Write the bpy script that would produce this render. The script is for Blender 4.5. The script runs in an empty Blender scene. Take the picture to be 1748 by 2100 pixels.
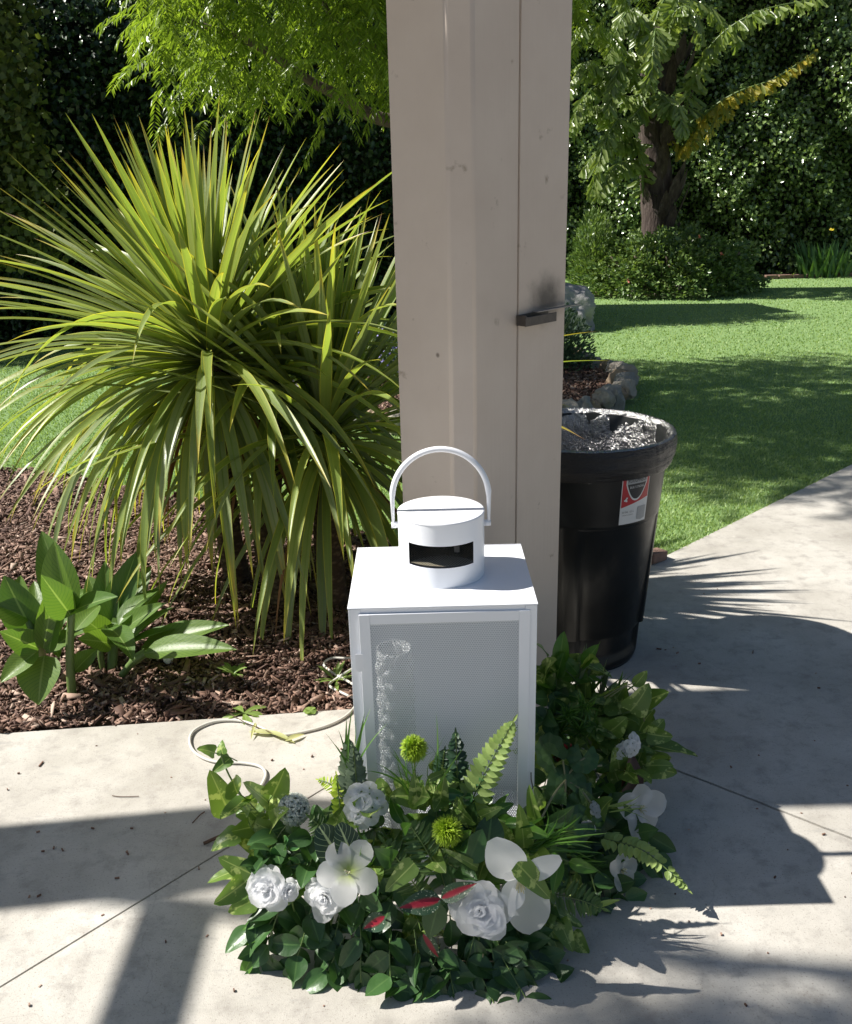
import bpy, math, random
import numpy as np
from mathutils import Vector, Matrix, noise
C = bpy.context.scene.collection
random.seed(7); rng = np.random.default_rng(7)
R = math.radians
# ------------------------------------------------------------------ camera, sky, sun, exposure
F_PX, CX, CY = 1900.0, 874.0, 1050.0
PITCH, ROLL, CAMH = R(19.3), R(-1.45), 1.5
cam_d = bpy.data.cameras.new('camera'); cam = bpy.data.objects.new('camera', cam_d); C.objects.link(cam)
cam_d.sensor_fit = 'HORIZONTAL'; cam_d.sensor_width = 36; cam_d.lens = 36 * F_PX / 1748.0
cam_d.clip_end = 500; cam_d.clip_start = 0.02
FW = Vector((0, math.cos(PITCH), -math.sin(PITCH))); R0 = Vector((1, 0, 0)); U0 = Vector((0, math.sin(PITCH), math.cos(PITCH)))
RT = R0 * math.cos(ROLL) + U0 * math.sin(ROLL); UP = U0 * math.cos(ROLL) - R0 * math.sin(ROLL)
CAMP = Vector((0, 0, CAMH))
cam.matrix_world = Matrix(((RT.x, UP.x, -FW.x, 0), (RT.y, UP.y, -FW.y, 0), (RT.z, UP.z, -FW.z, CAMH), (0, 0, 0, 1)))
bpy.context.scene.camera = cam
SUNV = Vector((-.93, .12, 1)).normalized()
w = bpy.data.worlds.new('World'); bpy.context.scene.world = w; w.use_nodes = True
sky = w.node_tree.nodes.new('ShaderNodeTexSky'); sky.sky_type = 'NISHITA'; sky.sun_disc = False
sky.sun_elevation = math.asin(SUNV.z); sky.sun_rotation = math.atan2(SUNV.x, SUNV.y)
w.node_tree.links.new(sky.outputs[0], w.node_tree.nodes['Background'].inputs[0])
w.node_tree.nodes['Background'].inputs[1].default_value = .050
sl = bpy.data.lights.new('sun', 'SUN'); sl.energy = 5.0; sl.angle = R(.55); sl.color = (1, .955, .89)
so = bpy.data.objects.new('sun', sl); C.objects.link(so); so.rotation_euler = SUNV.to_track_quat('Z', 'Y').to_euler()
vs = bpy.context.scene.view_settings; vs.view_transform = 'Standard'; vs.look = 'None'; vs.exposure = .80; vs.gamma = 1

def ray(px, py): return (FW * F_PX + RT * (px - CX) - UP * (py - CY)).normalized()
def at(px, py, d):                 # the point seen there at ground distance d
    r = ray(px, py); return CAMP + r * (d / r.y)
def gp(px, py, z=0.0):
    r = ray(px, py); return CAMP + r * ((z - CAMH) / r.z)

# ------------------------------------------------------------------ materials
class NT:
    def __init__(s, name):
        s.m = bpy.data.materials.new(name); s.m.use_nodes = True; s.t = s.m.node_tree
        s.b = s.t.nodes['Principled BSDF']; s.out = s.t.nodes['Material Output']
    def n(s, typ, **kw):
        nd = s.t.nodes.new(typ)
        for k, v in kw.items():
            if k in nd.bl_rna.properties: setattr(nd, k, v)
            else: nd.inputs[k].default_value = v
        return nd
    def l(s, a, b): s.t.links.new(a, b)
    def coord(s, kind='Object'): return s.n('ShaderNodeTexCoord').outputs[kind]
    def noise(s, scale, detail=4, vec=None, rough=.6, stretch=None):
        nd = s.n('ShaderNodeTexNoise'); nd.inputs['Scale'].default_value = scale; nd.inputs['Detail'].default_value = detail; nd.inputs['Roughness'].default_value = rough
        vec = vec or s.coord()
        if stretch:
            mp = s.n('ShaderNodeMapping'); mp.inputs['Scale'].default_value = stretch; s.l(vec, mp.inputs[0]); vec = mp.outputs[0]
        s.l(vec, nd.inputs['Vector']); return nd.outputs['Fac']
    def ramp(s, fac, stops):
        nd = s.n('ShaderNodeValToRGB'); e = nd.color_ramp.elements
        while len(e) < len(stops): e.new(.5)
        for i, (p, c) in enumerate(stops):
            e[i].position = p; e[i].color = (*c, 1) if len(c) == 3 else c
        s.l(fac, nd.inputs[0]); return nd.outputs[0]
    def mr(s, fac, a, b, c=0, d=1, smooth=False):
        nd = s.n('ShaderNodeMapRange'); nd.inputs[1].default_value = a; nd.inputs[2].default_value = b; nd.inputs[3].default_value = c; nd.inputs[4].default_value = d
        if smooth: nd.interpolation_type = 'SMOOTHSTEP'
        s.l(fac, nd.inputs[0]); return nd.outputs[0]
    def mix(s, fac, a, b, mode='MIX'):
        nd = s.n('ShaderNodeMix'); nd.data_type = 'RGBA'; nd.blend_type = mode
        for v, i in ((fac, 0), (a, 6), (b, 7)):
            if isinstance(v, (int, float)): nd.inputs[i].default_value = v
            elif isinstance(v, tuple): nd.inputs[i].default_value = (*v, 1)
            else: s.l(v, nd.inputs[i])
        return nd.outputs[2]
    def m2(s, op, a, b=0.0, c=None):
        nd = s.n('ShaderNodeMath', operation=op)
        for v, i in ((a, 0), (b, 1), (c, 2)):
            if v is None: continue
            if isinstance(v, (int, float)): nd.inputs[i].default_value = v
            else: s.l(v, nd.inputs[i])
        return nd.outputs[0]
    def bump(s, h, strength=.3, dist=.01):
        nd = s.n('ShaderNodeBump'); nd.inputs['Strength'].default_value = strength; nd.inputs['Distance'].default_value = dist
        s.l(h, nd.inputs['Height']); s.l(nd.outputs[0], s.b.inputs['Normal']); return nd
    def col(s, c):
        if isinstance(c, tuple): s.b.inputs['Base Color'].default_value = (*c, 1)
        else: s.l(c, s.b.inputs['Base Color'])
    def rough(s, r):
        if isinstance(r, (int, float)): s.b.inputs['Roughness'].default_value = r
        else: s.l(r, s.b.inputs['Roughness'])

def plain(name, c, r=.5, var=.12, scale=30, bump=.15, metal=0, bd=.002):
    t = NT(name); f = t.noise(scale, 5)
    t.col(t.ramp(f, [(.3, tuple(x * (1 - var) for x in c)), (.7, tuple(min(1, x * (1 + var)) for x in c))]))
    t.rough(r); t.b.inputs['Metallic'].default_value = metal
    if bump: t.bump(f, bump, bd)
    return t.m

def leafmat(name, c1, c2, trans=.3, rough=.4, rib=None, edge=None, tip=None, blotch=None, veins=None, scale=25, tcol=1.6, spec=.5):
    t = NT(name); a = t.n('ShaderNodeAttribute', attribute_name='var'); v = a.outputs['Fac']
    uv = t.n('ShaderNodeUVMap'); sx = t.n('ShaderNodeSeparateXYZ'); t.l(uv.outputs[0], sx.inputs[0]); u, vv = sx.outputs[0], sx.outputs[1]
    c = t.mix(v, c1, c2)
    dist = t.m2('ABSOLUTE', t.m2('SUBTRACT', u, .5))
    if blotch:
        f = t.noise(blotch[1], 4); c = t.mix(t.mr(f, blotch[2], blotch[2] + .06), c, blotch[0])
    if edge:
        f = t.m2('ADD', dist, t.m2('MULTIPLY', t.noise(scale, 2), .12)); c = t.mix(t.mr(f, edge[1], edge[1] + .05), c, edge[0])
    if veins:
        k = t.m2('SUBTRACT', t.m2('MULTIPLY', vv, veins[1]), t.m2('MULTIPLY', dist, veins[1] * .55))
        s_ = t.m2('ABSOLUTE', t.m2('SUBTRACT', t.m2('FRACT', k), .5)); c = t.mix(t.mr(s_, .0, veins[2], .9, 0), c, veins[0])
    if rib: c = t.mix(t.mr(dist, rib[1] * .5, rib[1], 1, 0), c, rib[0])
    if tip:
        f = t.m2('ADD', vv, t.m2('MULTIPLY', t.m2('SUBTRACT', v, .5), .16)); f = t.m2('ADD', f, t.m2('MULTIPLY', dist, .12))
        c = t.mix(t.mr(f, tip[1] - .12, tip[1]), c, tip[0]); c = t.mix(t.mr(f, tip[1] + .03, tip[1] + .06), c, tip[2])
    t.col(c); t.rough(rough); t.b.inputs['Specular IOR Level'].default_value = spec
    t.bump(t.m2('ADD', t.noise(90, 2), t.mr(dist, 0, .5)), .25, .003)
    tr = t.n('ShaderNodeBsdfTranslucent'); br = t.mix(1.0, c, (tcol, tcol * 1.02, tcol * .45), 'MULTIPLY'); t.l(br, tr.inputs[0])
    mx = t.n('ShaderNodeMixShader'); mx.inputs[0].default_value = trans
    t.l(t.b.outputs[0], mx.inputs[1]); t.l(tr.outputs[0], mx.inputs[2]); t.l(mx.outputs[0], t.out.inputs[0])
    return t.m

M = {}
M['cord'] = leafmat('cordyline_leaf', (.17, .24, .055), (.32, .38, .11), .36, .40, rib=((.22, .30, .07), .08), edge=((.42, .42, .07), .47), tip=((.50, .44, .06), 1.02, (.16, .07, .025)), tcol=1.9)
M['cord_b'] = leafmat('cordyline_leaf_dull', (.18, .235, .10), (.29, .345, .155), .28, .40, rib=((.2, .27, .08), .08), edge=((.34, .36, .09), .47), tip=((.46, .38, .06), .99, (.22, .12, .06)), tcol=1.6)
M['dead'] = leafmat('dead_leaf', (.16, .07, .03), (.30, .15, .06), .15, .7)
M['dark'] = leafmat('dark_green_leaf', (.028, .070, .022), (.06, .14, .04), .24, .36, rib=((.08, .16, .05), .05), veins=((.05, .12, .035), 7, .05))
M['fresh'] = leafmat('fresh_green_leaf', (.05, .14, .02), (.10, .22, .03), .3, .35, rib=((.15, .26, .06), .05))
M['pothos'] = leafmat('variegated_leaf', (.09, .17, .035), (.16, .25, .05), .3, .35, rib=((.30, .38, .12), .04), blotch=((.40, .48, .17), 38, .56))
M['jade'] = leafmat('jade_leaf', (.03, .10, .03), (.05, .15, .045), .15, .3, edge=((.16, .30, .09), .46))
M['sage'] = leafmat('sage_leaf', (.09, .13, .08), (.14, .19, .11), .2, .55)
M['fern_pale'] = leafmat('pale_fern', (.22, .32, .09), (.34, .44, .14), .35, .5)
M['fern_dark'] = leafmat('dark_fern', (.015, .04, .02), (.03, .08, .03), .2, .5)
M['fern'] = leafmat('mid_fern', (.06, .13, .035), (.12, .2, .05), .3, .45)
M['caladium'] = leafmat('red_centre_leaf', (.02, .06, .03), (.03, .08, .035), .2, .4, edge=None, blotch=((.55, .60, .45), 210, .60), rib=((.30, .015, .03), .22))
M['zebra'] = leafmat('white_vein_leaf', (.02, .05, .025), (.03, .07, .03), .15, .45, rib=((.5, .58, .3), .05), veins=((.45, .55, .3), 8, .07))
M['lime'] = leafmat('lime_sprig', (.40, .55, .05), (.55, .65, .08), .35, .5)
M['magnolia_back'] = leafmat('brown_backed_leaf', (.05, .018, .008), (.09, .03, .012), .1, .4)
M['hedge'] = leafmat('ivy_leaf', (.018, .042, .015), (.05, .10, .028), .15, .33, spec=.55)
M['hedge_far'] = leafmat('hedge_leaf', (.05, .10, .03), (.26, .36, .12), .3, .22, spec=1.0)
M['vine'] = leafmat('vine_leaf', (.08, .12, .035), (.15, .18, .04), .35, .5)
M['tree'] = leafmat('feathery_tree_leaf', (.085, .14, .015), (.23, .32, .045), .42, .3, tcol=1.9)
M['palm'] = leafmat('fishtail_leaf', (.13, .20, .045), (.30, .37, .12), .4, .33, spec=.7)
M['palm_y'] = leafmat('yellowing_fishtail_leaf', (.17, .21, .04), (.48, .37, .05), .35, .45)
M['shrub'] = leafmat('shrub_leaf', (.07, .13, .04), (.19, .27, .08), .25, .33)
M['canna'] = leafmat('broad_leaf', (.08, .16, .03), (.14, .23, .04), .36, .42, rib=((.22, .32, .10), .035), veins=((.05, .13, .025), 14, .12), tcol=1.8)
M['iris'] = leafmat('iris_leaf', (.05, .12, .03), (.09, .18, .04), .3, .35)
M['bush_blue'] = leafmat('grey_green_leaf', (.06, .11, .06), (.10, .17, .09), .2, .5)
M['weed'] = leafmat('weed_leaf', (.16, .26, .05), (.26, .36, .09), .3, .45, rib=((.3, .4, .15), .06))
M['grass'] = leafmat('turf_blade', (.22, .33, .125), (.38, .48, .21), .3, .5, spec=.35)
M['stemg'] = plain('green_stem', (.11, .17, .045), .45)
M['stemb'] = plain('pale_stem', (.24, .24, .12), .5)
def petal_mat(name, c, centre=None):
    t = NT(name); cc = c
    if centre:
        sx = t.n('ShaderNodeSeparateXYZ'); t.l(t.n('ShaderNodeUVMap').outputs[0], sx.inputs[0]); cc = t.mix(t.mr(sx.outputs[1], .12, .48, 1, 0), c, centre)
    t.col(cc); t.rough(.55); t.bump(t.noise(60, 5, t.coord('UV'), stretch=(3, .25, 1)), .35, .004)
    tr = t.n('ShaderNodeBsdfTranslucent'); tr.inputs[0].default_value = (.93, .94, .95, 1)
    mx = t.n('ShaderNodeMixShader'); mx.inputs[0].default_value = .7
    t.l(t.b.outputs[0], mx.inputs[1]); t.l(tr.outputs[0], mx.inputs[2]); t.l(mx.outputs[0], t.out.inputs[0]); return t.m
M['petal'] = petal_mat('white_petal', (.93, .93, .94)); M['petal_g'] = petal_mat('white_petal_green_throat', (.93, .93, .93), (.50, .62, .10))
M['petal_bud'] = petal_mat('greenish_white_bud', (.84, .88, .74)); M['cream'] = plain('cream_stamen', (.62, .58, .36), .6)
M['bud'] = plain('pale_bud', (.74, .78, .62), .6, .12, 120)
M['spine'] = plain('chartreuse_spine', (.30, .44, .02), .5, .3, 60)
M['wire'] = plain('tan_wire', (.40, .30, .17), .5)

# painted post
t = NT('beige_paint'); f = t.noise(6, 6); g = t.noise(1, 6, stretch=(90, 90, 2.2))
c = t.ramp(f, [(.25, (.52, .435, .36)), (.75, (.58, .495, .415))])
c = t.mix(t.mr(t.noise(14, 6), .66, .74), c, (.30, .24, .18))
dots = t.n('ShaderNodeTexVoronoi'); dots.inputs['Scale'].default_value = 6; t.l(t.coord(), dots.inputs['Vector'])
c = t.mix(t.mr(dots.outputs['Distance'], .03, .05, .8, 0), c, (.10, .07, .05))
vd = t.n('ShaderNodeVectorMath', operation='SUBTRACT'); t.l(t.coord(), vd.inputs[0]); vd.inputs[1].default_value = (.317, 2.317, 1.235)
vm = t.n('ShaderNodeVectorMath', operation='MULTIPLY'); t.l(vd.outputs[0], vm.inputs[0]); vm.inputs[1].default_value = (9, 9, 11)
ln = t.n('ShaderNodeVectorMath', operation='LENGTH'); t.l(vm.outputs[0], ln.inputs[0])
dark_tone = t.m2('MULTIPLY', t.mr(t.m2('ADD', ln.outputs['Value'], t.m2('MULTIPLY', t.noise(30, 4), .5)), .35, 1.15, .88, 0, True), 1)  # sooty burn smudge above the bracket
c = t.mix(dark_tone, c, (.045, .04, .032)); t.col(c); t.rough(.5); t.bump(t.m2('ADD', g, t.m2('MULTIPLY', f, .5)), .22, .003); M['beige'] = t.m
# concrete
t = NT('broom_concrete'); a = t.noise(2.2, 8, rough=.62); b = t.noise(14, 8, rough=.7); d = t.noise(220, 3)
c = t.ramp(a, [(.30, (.32, .30, .26)), (.52, (.46, .437, .39)), (.72, (.56, .54, .49))])
c = t.mix(t.mr(b, .50, .70, 0, .75), c, (.27, .25, .225)); c = t.mix(t.mr(d, .58, .68, 0, .7), c, (.24, .21, .18)); c = t.mix(t.mr(t.noise(5.5, 8, rough=.75), .60, .70, 0, .55), c, (.60, .575, .53))
st = t.noise(9, 6, stretch=(1, 3.2, 1)); c = t.mix(t.mr(st, .60, .68, 0, .45), c, (.30, .29, .27))
vo = t.n('ShaderNodeTexVoronoi', feature='DISTANCE_TO_EDGE'); vo.inputs['Scale'].default_value = 1.15
wv = t.n('ShaderNodeVectorMath', operation='ADD'); nz = t.n('ShaderNodeTexNoise'); nz.inputs['Scale'].default_value = 9; t.l(t.coord(), nz.inputs['Vector']); sc_ = t.n('ShaderNodeVectorMath', operation='SCALE'); sc_.inputs['Scale'].default_value = .12; t.l(nz.outputs['Color'], sc_.inputs[0])
t.l(t.coord(), wv.inputs[0]); t.l(sc_.outputs[0], wv.inputs[1]); t.l(wv.outputs[0], vo.inputs['Vector'])
c = t.mix(t.mr(vo.outputs['Distance'], .0006, .0016, .16, 0), c, (.16, .14, .12))
t.col(c); t.rough(.85); t.bump(t.m2('ADD', t.noise(420, 3), t.m2('MULTIPLY', b, 2)), .4, .0022); M['concrete'] = t.m
M['soil'] = plain('dark_soil', (.055, .033, .022), .95, .5, 40, .6, bd=.01)
def varmat(name, stops, rough=.8):
    t = NT(name); a = t.n('ShaderNodeAttribute', attribute_name='var'); t.col(t.mix(t.mr(t.noise(70, 3), .3, .8, 0, .5), t.ramp(a.outputs['Fac'], stops), (.04, .02, .012))); t.rough(rough); t.bump(t.noise(200, 3), .3, .001); return t.m
M['chip'] = varmat('bark_chip', [(0, (.08, .04, .028)), (.4, (.20, .11, .075)), (.8, (.36, .23, .17)), (1, (.58, .44, .35))])
t = NT('turf_base'); t.col(t.ramp(t.noise(60, 6), [(.3, (.14, .25, .075)), (.7, (.23, .35, .12))])); t.rough(.9); t.bump(t.noise(300, 3), .8, .01); M['turf'] = t.m
def rockmat(name, c, c2): 
    t = NT(name); f = t.noise(9, 8, rough=.7); t.col(t.ramp(f, [(.3, c), (.7, c2)])); t.rough(.85); t.bump(t.noise(25, 8, rough=.7), .7, .02); return t.m
M['boulder'] = rockmat('grey_boulder', (.24, .235, .24), (.36, .35, .35))
M['rocks'] = [rockmat('tan_stone', (.20, .14, .09), (.38, .29, .20)), rockmat('pale_stone', (.27, .24, .20), (.42, .38, .32)), rockmat('grey_stone', (.20, .20, .19), (.34, .33, .31))]
M['brick'] = rockmat('red_brick', (.16, .09, .065), (.28, .18, .14))
M['bark'] = rockmat('brown_bark', (.07, .05, .04), (.20, .15, .12))
t = NT('palm_bark'); f = t.noise(4, 6, stretch=(6, 6, 1.2)); t.col(t.ramp(f, [(.3, (.035, .022, .018)), (.6, (.09, .065, .055)), (.8, (.22, .19, .17))])); t.rough(.9); t.bump(t.noise(14, 6, stretch=(3, 3, .6)), .8, .03); M['palm_bark'] = t.m
t = NT('scaly_trunk'); vo = t.n('ShaderNodeTexVoronoi'); vo.inputs['Scale'].default_value = 38; mp = t.n('ShaderNodeMapping'); mp.inputs['Scale'].default_value = (1, 1, 1.8); t.l(t.coord(), mp.inputs[0]); t.l(mp.outputs[0], vo.inputs['Vector'])
t.col(t.ramp(vo.outputs['Distance'], [(.05, (.20, .14, .09)), (.5, (.07, .045, .03))])); t.rough(.9); t.bump(vo.outputs['Distance'], .9, -.012); M['scaly'] = t.m
M['white'] = plain('white_powder_coat', (.79, .81, .845), .33, .012, 8, .06, bd=.001)
M['edge_white'] = plain('white_enamel', (.82, .83, .86), .28, .01, 8, .03)
M['inner'] = plain('shade_toned_inner_sheet', (.52, .55, .60), .5, .05, 6, 0); M['dark_tone'] = plain('dark_inner_steel', (.06, .065, .08), .5)
def perforated(name, c, pitch, hole, plane):
    t = NT(name); t.col(c); t.rough(.4)
    sx = t.n('ShaderNodeSeparateXYZ'); t.l(t.coord(), sx.inputs[0]); x, y = sx.outputs[plane[0]], sx.outputs[plane[1]]
    ds = []
    for o in (0, .5):
        ax = t.m2('MULTIPLY', t.m2('SUBTRACT', t.m2('FRACT', t.m2('ADD', t.m2('MULTIPLY', x, 1 / pitch), o)), .5), pitch)
        ay = t.m2('MULTIPLY', t.m2('SUBTRACT', t.m2('FRACT', t.m2('ADD', t.m2('MULTIPLY', y, 1 / (pitch * 1.732)), o)), .5), pitch * 1.732)
        ds.append(t.m2('SQRT', t.m2('ADD', t.m2('MULTIPLY', ax, ax), t.m2('MULTIPLY', ay, ay))))
    hit = t.m2('LESS_THAN', t.m2('MINIMUM', ds[0], ds[1]), hole)
    tp = t.n('ShaderNodeBsdfTransparent'); mx = t.n('ShaderNodeMixShader'); t.l(hit, mx.inputs[0]); t.l(t.b.outputs[0], mx.inputs[1]); t.l(tp.outputs[0], mx.inputs[2]); t.l(mx.outputs[0], t.out.inputs[0]); return t.m
M['perf_front'] = perforated('perforated_white_sheet', (.74, .77, .80), .0050, .00185, (0, 2))
M['perf_side'] = perforated('perforated_side_sheet', (.74, .77, .80), .0050, .00185, (1, 2))
M['perf_floor'] = perforated('perforated_dark_sheet', (.30, .27, .2), .006, .0022, (0, 1))
t = NT('bubbled_glass'); t.col((.93, .96, .97)); t.rough(.08); t.b.inputs['Transmission Weight'].default_value = .45; t.b.inputs['IOR'].default_value = 1.4
vo = t.n('ShaderNodeTexVoronoi'); vo.inputs['Scale'].default_value = 48; t.l(t.coord(), vo.inputs['Vector']); t.bump(vo.outputs['Distance'], .9, -.01); M['glass'] = t.m
t = NT('black_bin_plastic'); t.col((.008, .009, .0095)); t.b.inputs['Specular IOR Level'].default_value = .32; t.rough(t.mr(t.noise(20, 4), .3, .7, .28, .40)); t.bump(t.noise(500, 2), .12, .001); M['bin'] = t.m
t = NT('black_bag_film'); t.col((.02, .02, .022)); t.rough(.27); t.b.inputs['Specular IOR Level'].default_value = 1.0; t.b.inputs['IOR'].default_value = 2.3
t.bump(t.m2('ADD', t.noise(26, 5, rough=.65), t.m2('MULTIPLY', t.noise(110, 3), .35)), .8, .016); M['bag'] = t.m
t = NT('black_bag_fold'); t.col((.010, .010, .011)); t.rough(.24); t.bump(t.m2('ADD', t.noise(9, 6, rough=.7, stretch=(1, 1, 9)), t.m2('MULTIPLY', t.noise(60, 3), .2)), .8, .012); M['bag_wrap'] = t.m
M['red'] = plain('label_red', (.45, .03, .035), .35, .03); M['paper'] = plain('label_white', (.66, .66, .64), .35, .03); M['ink'] = plain('label_black', (.03, .03, .032), .35, .03); M['greyink'] = plain('label_grey', (.33, .34, .34), .4, .03)
M['cable'] = plain('cream_cable', (.58, .56, .50), .4, .03)
M['steel'] = plain('weathered_steel', (.055, .045, .037), .5, .3, 40, .3); M['strip'] = plain('dull_strip', (.30, .27, .24), .45)
M['twig'] = plain('dry_twig', (.10, .055, .035), .8)
M['dry'] = leafmat('withered_leaf', (.40, .42, .18), (.50, .48, .26), .3, .6)
M['whitefluff'] = plain('white_fluff', (.75, .74, .70), .9, .1, 60, .6, bd=.006)
M['purple'] = plain('lilac_petal', (.30, .27, .58), .6)
M['pinkpetal'] = plain('pink_petal', (.65, .20, .16), .6)
M['yellowpetal'] = plain('yellow_petal', (.6, .5, .05), .6)

# ------------------------------------------------------------------ mesh helpers
class MB:
    def __init__(s): s.v = []; s.f = []; s.uv = []; s.mi = []; s.var = []; s.cv = .5
    def face(s, idx, uvs=None, m=0):
        s.f.append(idx); s.mi.append(m); s.uv.extend(uvs or [(0.5, .5)] * len(idx))
    def vert(s, p): s.v.append((p[0], p[1], p[2])); s.var.append(s.cv); return len(s.v) - 1
    def box(s, x0, x1, y0, y1, z0, z1, m=0, mat=None):
        ids = []
        for z in (z0, z1):
            for x, y in ((x0, y0), (x1, y0), (x1, y1), (x0, y1)):
                p = Vector((x, y, z)); p = mat @ p if mat else p; ids.append(s.vert(p))
        a = ids
        for q in ((3, 2, 1, 0), (4, 5, 6, 7), (0, 1, 5, 4), (1, 2, 6, 5), (2, 3, 7, 6), (3, 0, 4, 7)): s.face([a[i] for i in q], m=m)
    def tube(s, pts, rad, n=8, m=0, cap=True, flat=1.0):
        pts = [Vector(p) for p in pts]; rad = rad if isinstance(rad, (list, tuple)) else [rad] * len(pts)
        rings = []; up = Vector((0, 0, 1)); prev = None
        for i, p in enumerate(pts):
            d = (pts[min(i + 1, len(pts) - 1)] - pts[max(i - 1, 0)]); d = d.normalized() if d.length > 1e-9 else Vector((0, 0, 1))
            if prev is None: a = d.cross(up); a = a if a.length > .01 else d.cross(Vector((1, 0, 0)))
            else: a = prev - d * prev.dot(d)
            a.normalize(); prev = a.copy(); b = d.cross(a)
            rings.append([s.vert(p + (a * math.cos(6.2832 * k / n) + b * (math.sin(6.2832 * k / n) * flat)) * rad[i]) for k in range(n)])
        for i in range(len(rings) - 1):
            for k in range(n):
                k2 = (k + 1) % n; s.face([rings[i][k], rings[i][k2], rings[i + 1][k2], rings[i + 1][k]], m=m)
        if cap: s.face(rings[0][::-1], m=m); s.face(rings[-1], m=m)
    def lathe(s, prof, cx=0, cy=0, n=48, m=0, fn=None):
        rings = []
        for r, z in prof:
            ring = []
            for k in range(n):
                th = 6.2832 * k / n; rr = r if fn is None else fn(r, z, th); ring.append(s.vert((cx + rr * math.cos(th), cy + rr * math.sin(th), z)))
            rings.append(ring)
        for i in range(len(rings) - 1):
            for k in range(n):
                k2 = (k + 1) % n; s.face([rings[i][k], rings[i][k2], rings[i + 1][k2], rings[i + 1][k]], m=m)
        return rings
    def leaf(s, p, d, nrm, L, W, prof='ovate', bend=0.0, fold=.15, rows=6, cols=2, m=0, twist=0, ruffle=0, cup=0, grav=0):
        """one blade from p along d; nrm faces up; bend curls it toward -nrm (radians over the length)"""
        p = Vector(p); d = Vector(d).normalized(); nrm = Vector(nrm); nrm = (nrm - d * nrm.dot(d)); nrm = nrm.normalized() if nrm.length > 1e-6 else d.orthogonal().normalized()
        side = d.cross(nrm).normalized(); s.cv = random.random(); pf = PROF[prof]; grid = []; ph = random.random() * 6
        for i in range(rows + 1):
            tt = i / rows; wd = pf(tt) * W * .5; row = []
            for j in range(cols + 1):
                q = j / cols * 2 - 1; off = abs(q) * fold * wd * 2 + cup * wd * q * q + (ruffle * math.sin(tt * 14 + ph + q * 2) * abs(q) * W if ruffle else 0)
                row.append(s.vert(p + side * (q * wd) + nrm * off))
            grid.append(row)
            a = bend / rows
            if a or twist:
                d2 = d * math.cos(a) - nrm * math.sin(a); nrm = nrm * math.cos(a) + d * math.sin(a); d = d2
                if twist: q_ = Matrix.Rotation(twist / rows, 3, d); nrm = q_ @ nrm; side = q_ @ side
            if grav:
                d = (d + V(0, 0, -grav / rows * (.35 + 1.3 * i / rows))).normalized(); nrm = nrm - d * nrm.dot(d); nrm = nrm.normalized() if nrm.length > 1e-5 else d.orthogonal().normalized(); side = d.cross(nrm).normalized()
            p = p + d * (L / rows)
        for i in range(rows):
            for j in range(cols):
                u0, u1, v0, v1 = j / cols, (j + 1) / cols, i / rows, (i + 1) / rows
                s.face([grid[i][j], grid[i][j + 1], grid[i + 1][j + 1], grid[i + 1][j]], [(u0, v0), (u1, v0), (u1, v1), (u0, v1)], m)
    def build(s, name, mats, parent=None, smooth=True, solid=0, bevel=0):
        me = bpy.data.meshes.new(name); me.from_pydata(s.v, [], s.f); me.uv_layers.new(name='UVMap')
        me.uv_layers[0].data.foreach_set('uv', [c for q in s.uv for c in q])
        at_ = me.attributes.new('var', 'FLOAT', 'POINT'); at_.data.foreach_set('value', s.var)
        for m_ in (mats if isinstance(mats, (list, tuple)) else [mats]): me.materials.append(m_)
        me.polygons.foreach_set('material_index', s.mi); me.polygons.foreach_set('use_smooth', [smooth] * len(s.f)); me.update()
        o = bpy.data.objects.new(name, me); C.objects.link(o); o.parent = parent
        if bevel: b = o.modifiers.new('bevel', 'BEVEL'); b.width = bevel; b.segments = 2; b.limit_method = 'ANGLE'
        if solid: b = o.modifiers.new('solid', 'SOLIDIFY'); b.thickness = solid
        return o
sm = lambda a, b, x: max(0, min(1, (x - a) / (b - a)))
PROF = {
    'ovate': lambda t: .04 + 1.0 * math.sin(math.pi * min(1, t ** .75)) ** .85 * (1 - .12 * t) if t < 1 else .0,
    'heart': lambda t: (1.0 * (1 - t) ** .55 * (sm(-.12, .16, t) ** .5)) * 1.05 if t < 1 else 0,
    'round': lambda t: max(.0, 1 - (2 * t - 1) ** 2) ** .5 if 0 < t < 1 else .1 * (t == 0),
    'spoon': lambda t: .12 + .95 * math.sin(math.pi * t ** 1.5) ** .8 if t < 1 else .12,
    'blade': lambda t: (.55 + .45 * sm(0, .3, t)) * (1 - sm(.45, 1, t) ** 1.6),
    'lance': lambda t: math.sin(math.pi * t ** .8) ** .8 if 0 < t < 1 else .02,
    'petal': lambda t: (.18 + .95 * math.sin(math.pi * .5 * min(1, t / .62)) ** 1.2) * (1 - sm(.62, 1, t) ** 2.6 * .75),
    'big': lambda t: (.16 + .9 * math.sin(math.pi * min(1, t * .98)) ** .7),
    'fan': lambda t: .06 + 1.1 * t ** .8 * (1 - sm(.82, 1, t) ** 2 * .35),
}
def empty(name, loc=(0, 0, 0), rz=0):
    o = bpy.data.objects.new(name, None); C.objects.link(o); o.location = loc; o.rotation_euler = (0, 0, rz); o.empty_display_size = .1; return o
def tag(o, label=None, cat=None, group=None, kind=None):
    if label: o['label'] = label
    if cat: o['category'] = cat
    if group: o['group'] = group
    if kind: o['kind'] = kind
    return o
def V(*a): return Vector(a)
def rnd(a, b): return random.uniform(a, b)
def rdir(zmin=-1):
    while True:
        d = V(rnd(-1, 1), rnd(-1, 1), rnd(zmin, 1))
        if .05 < d.length < 1: return d.normalized()
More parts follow.
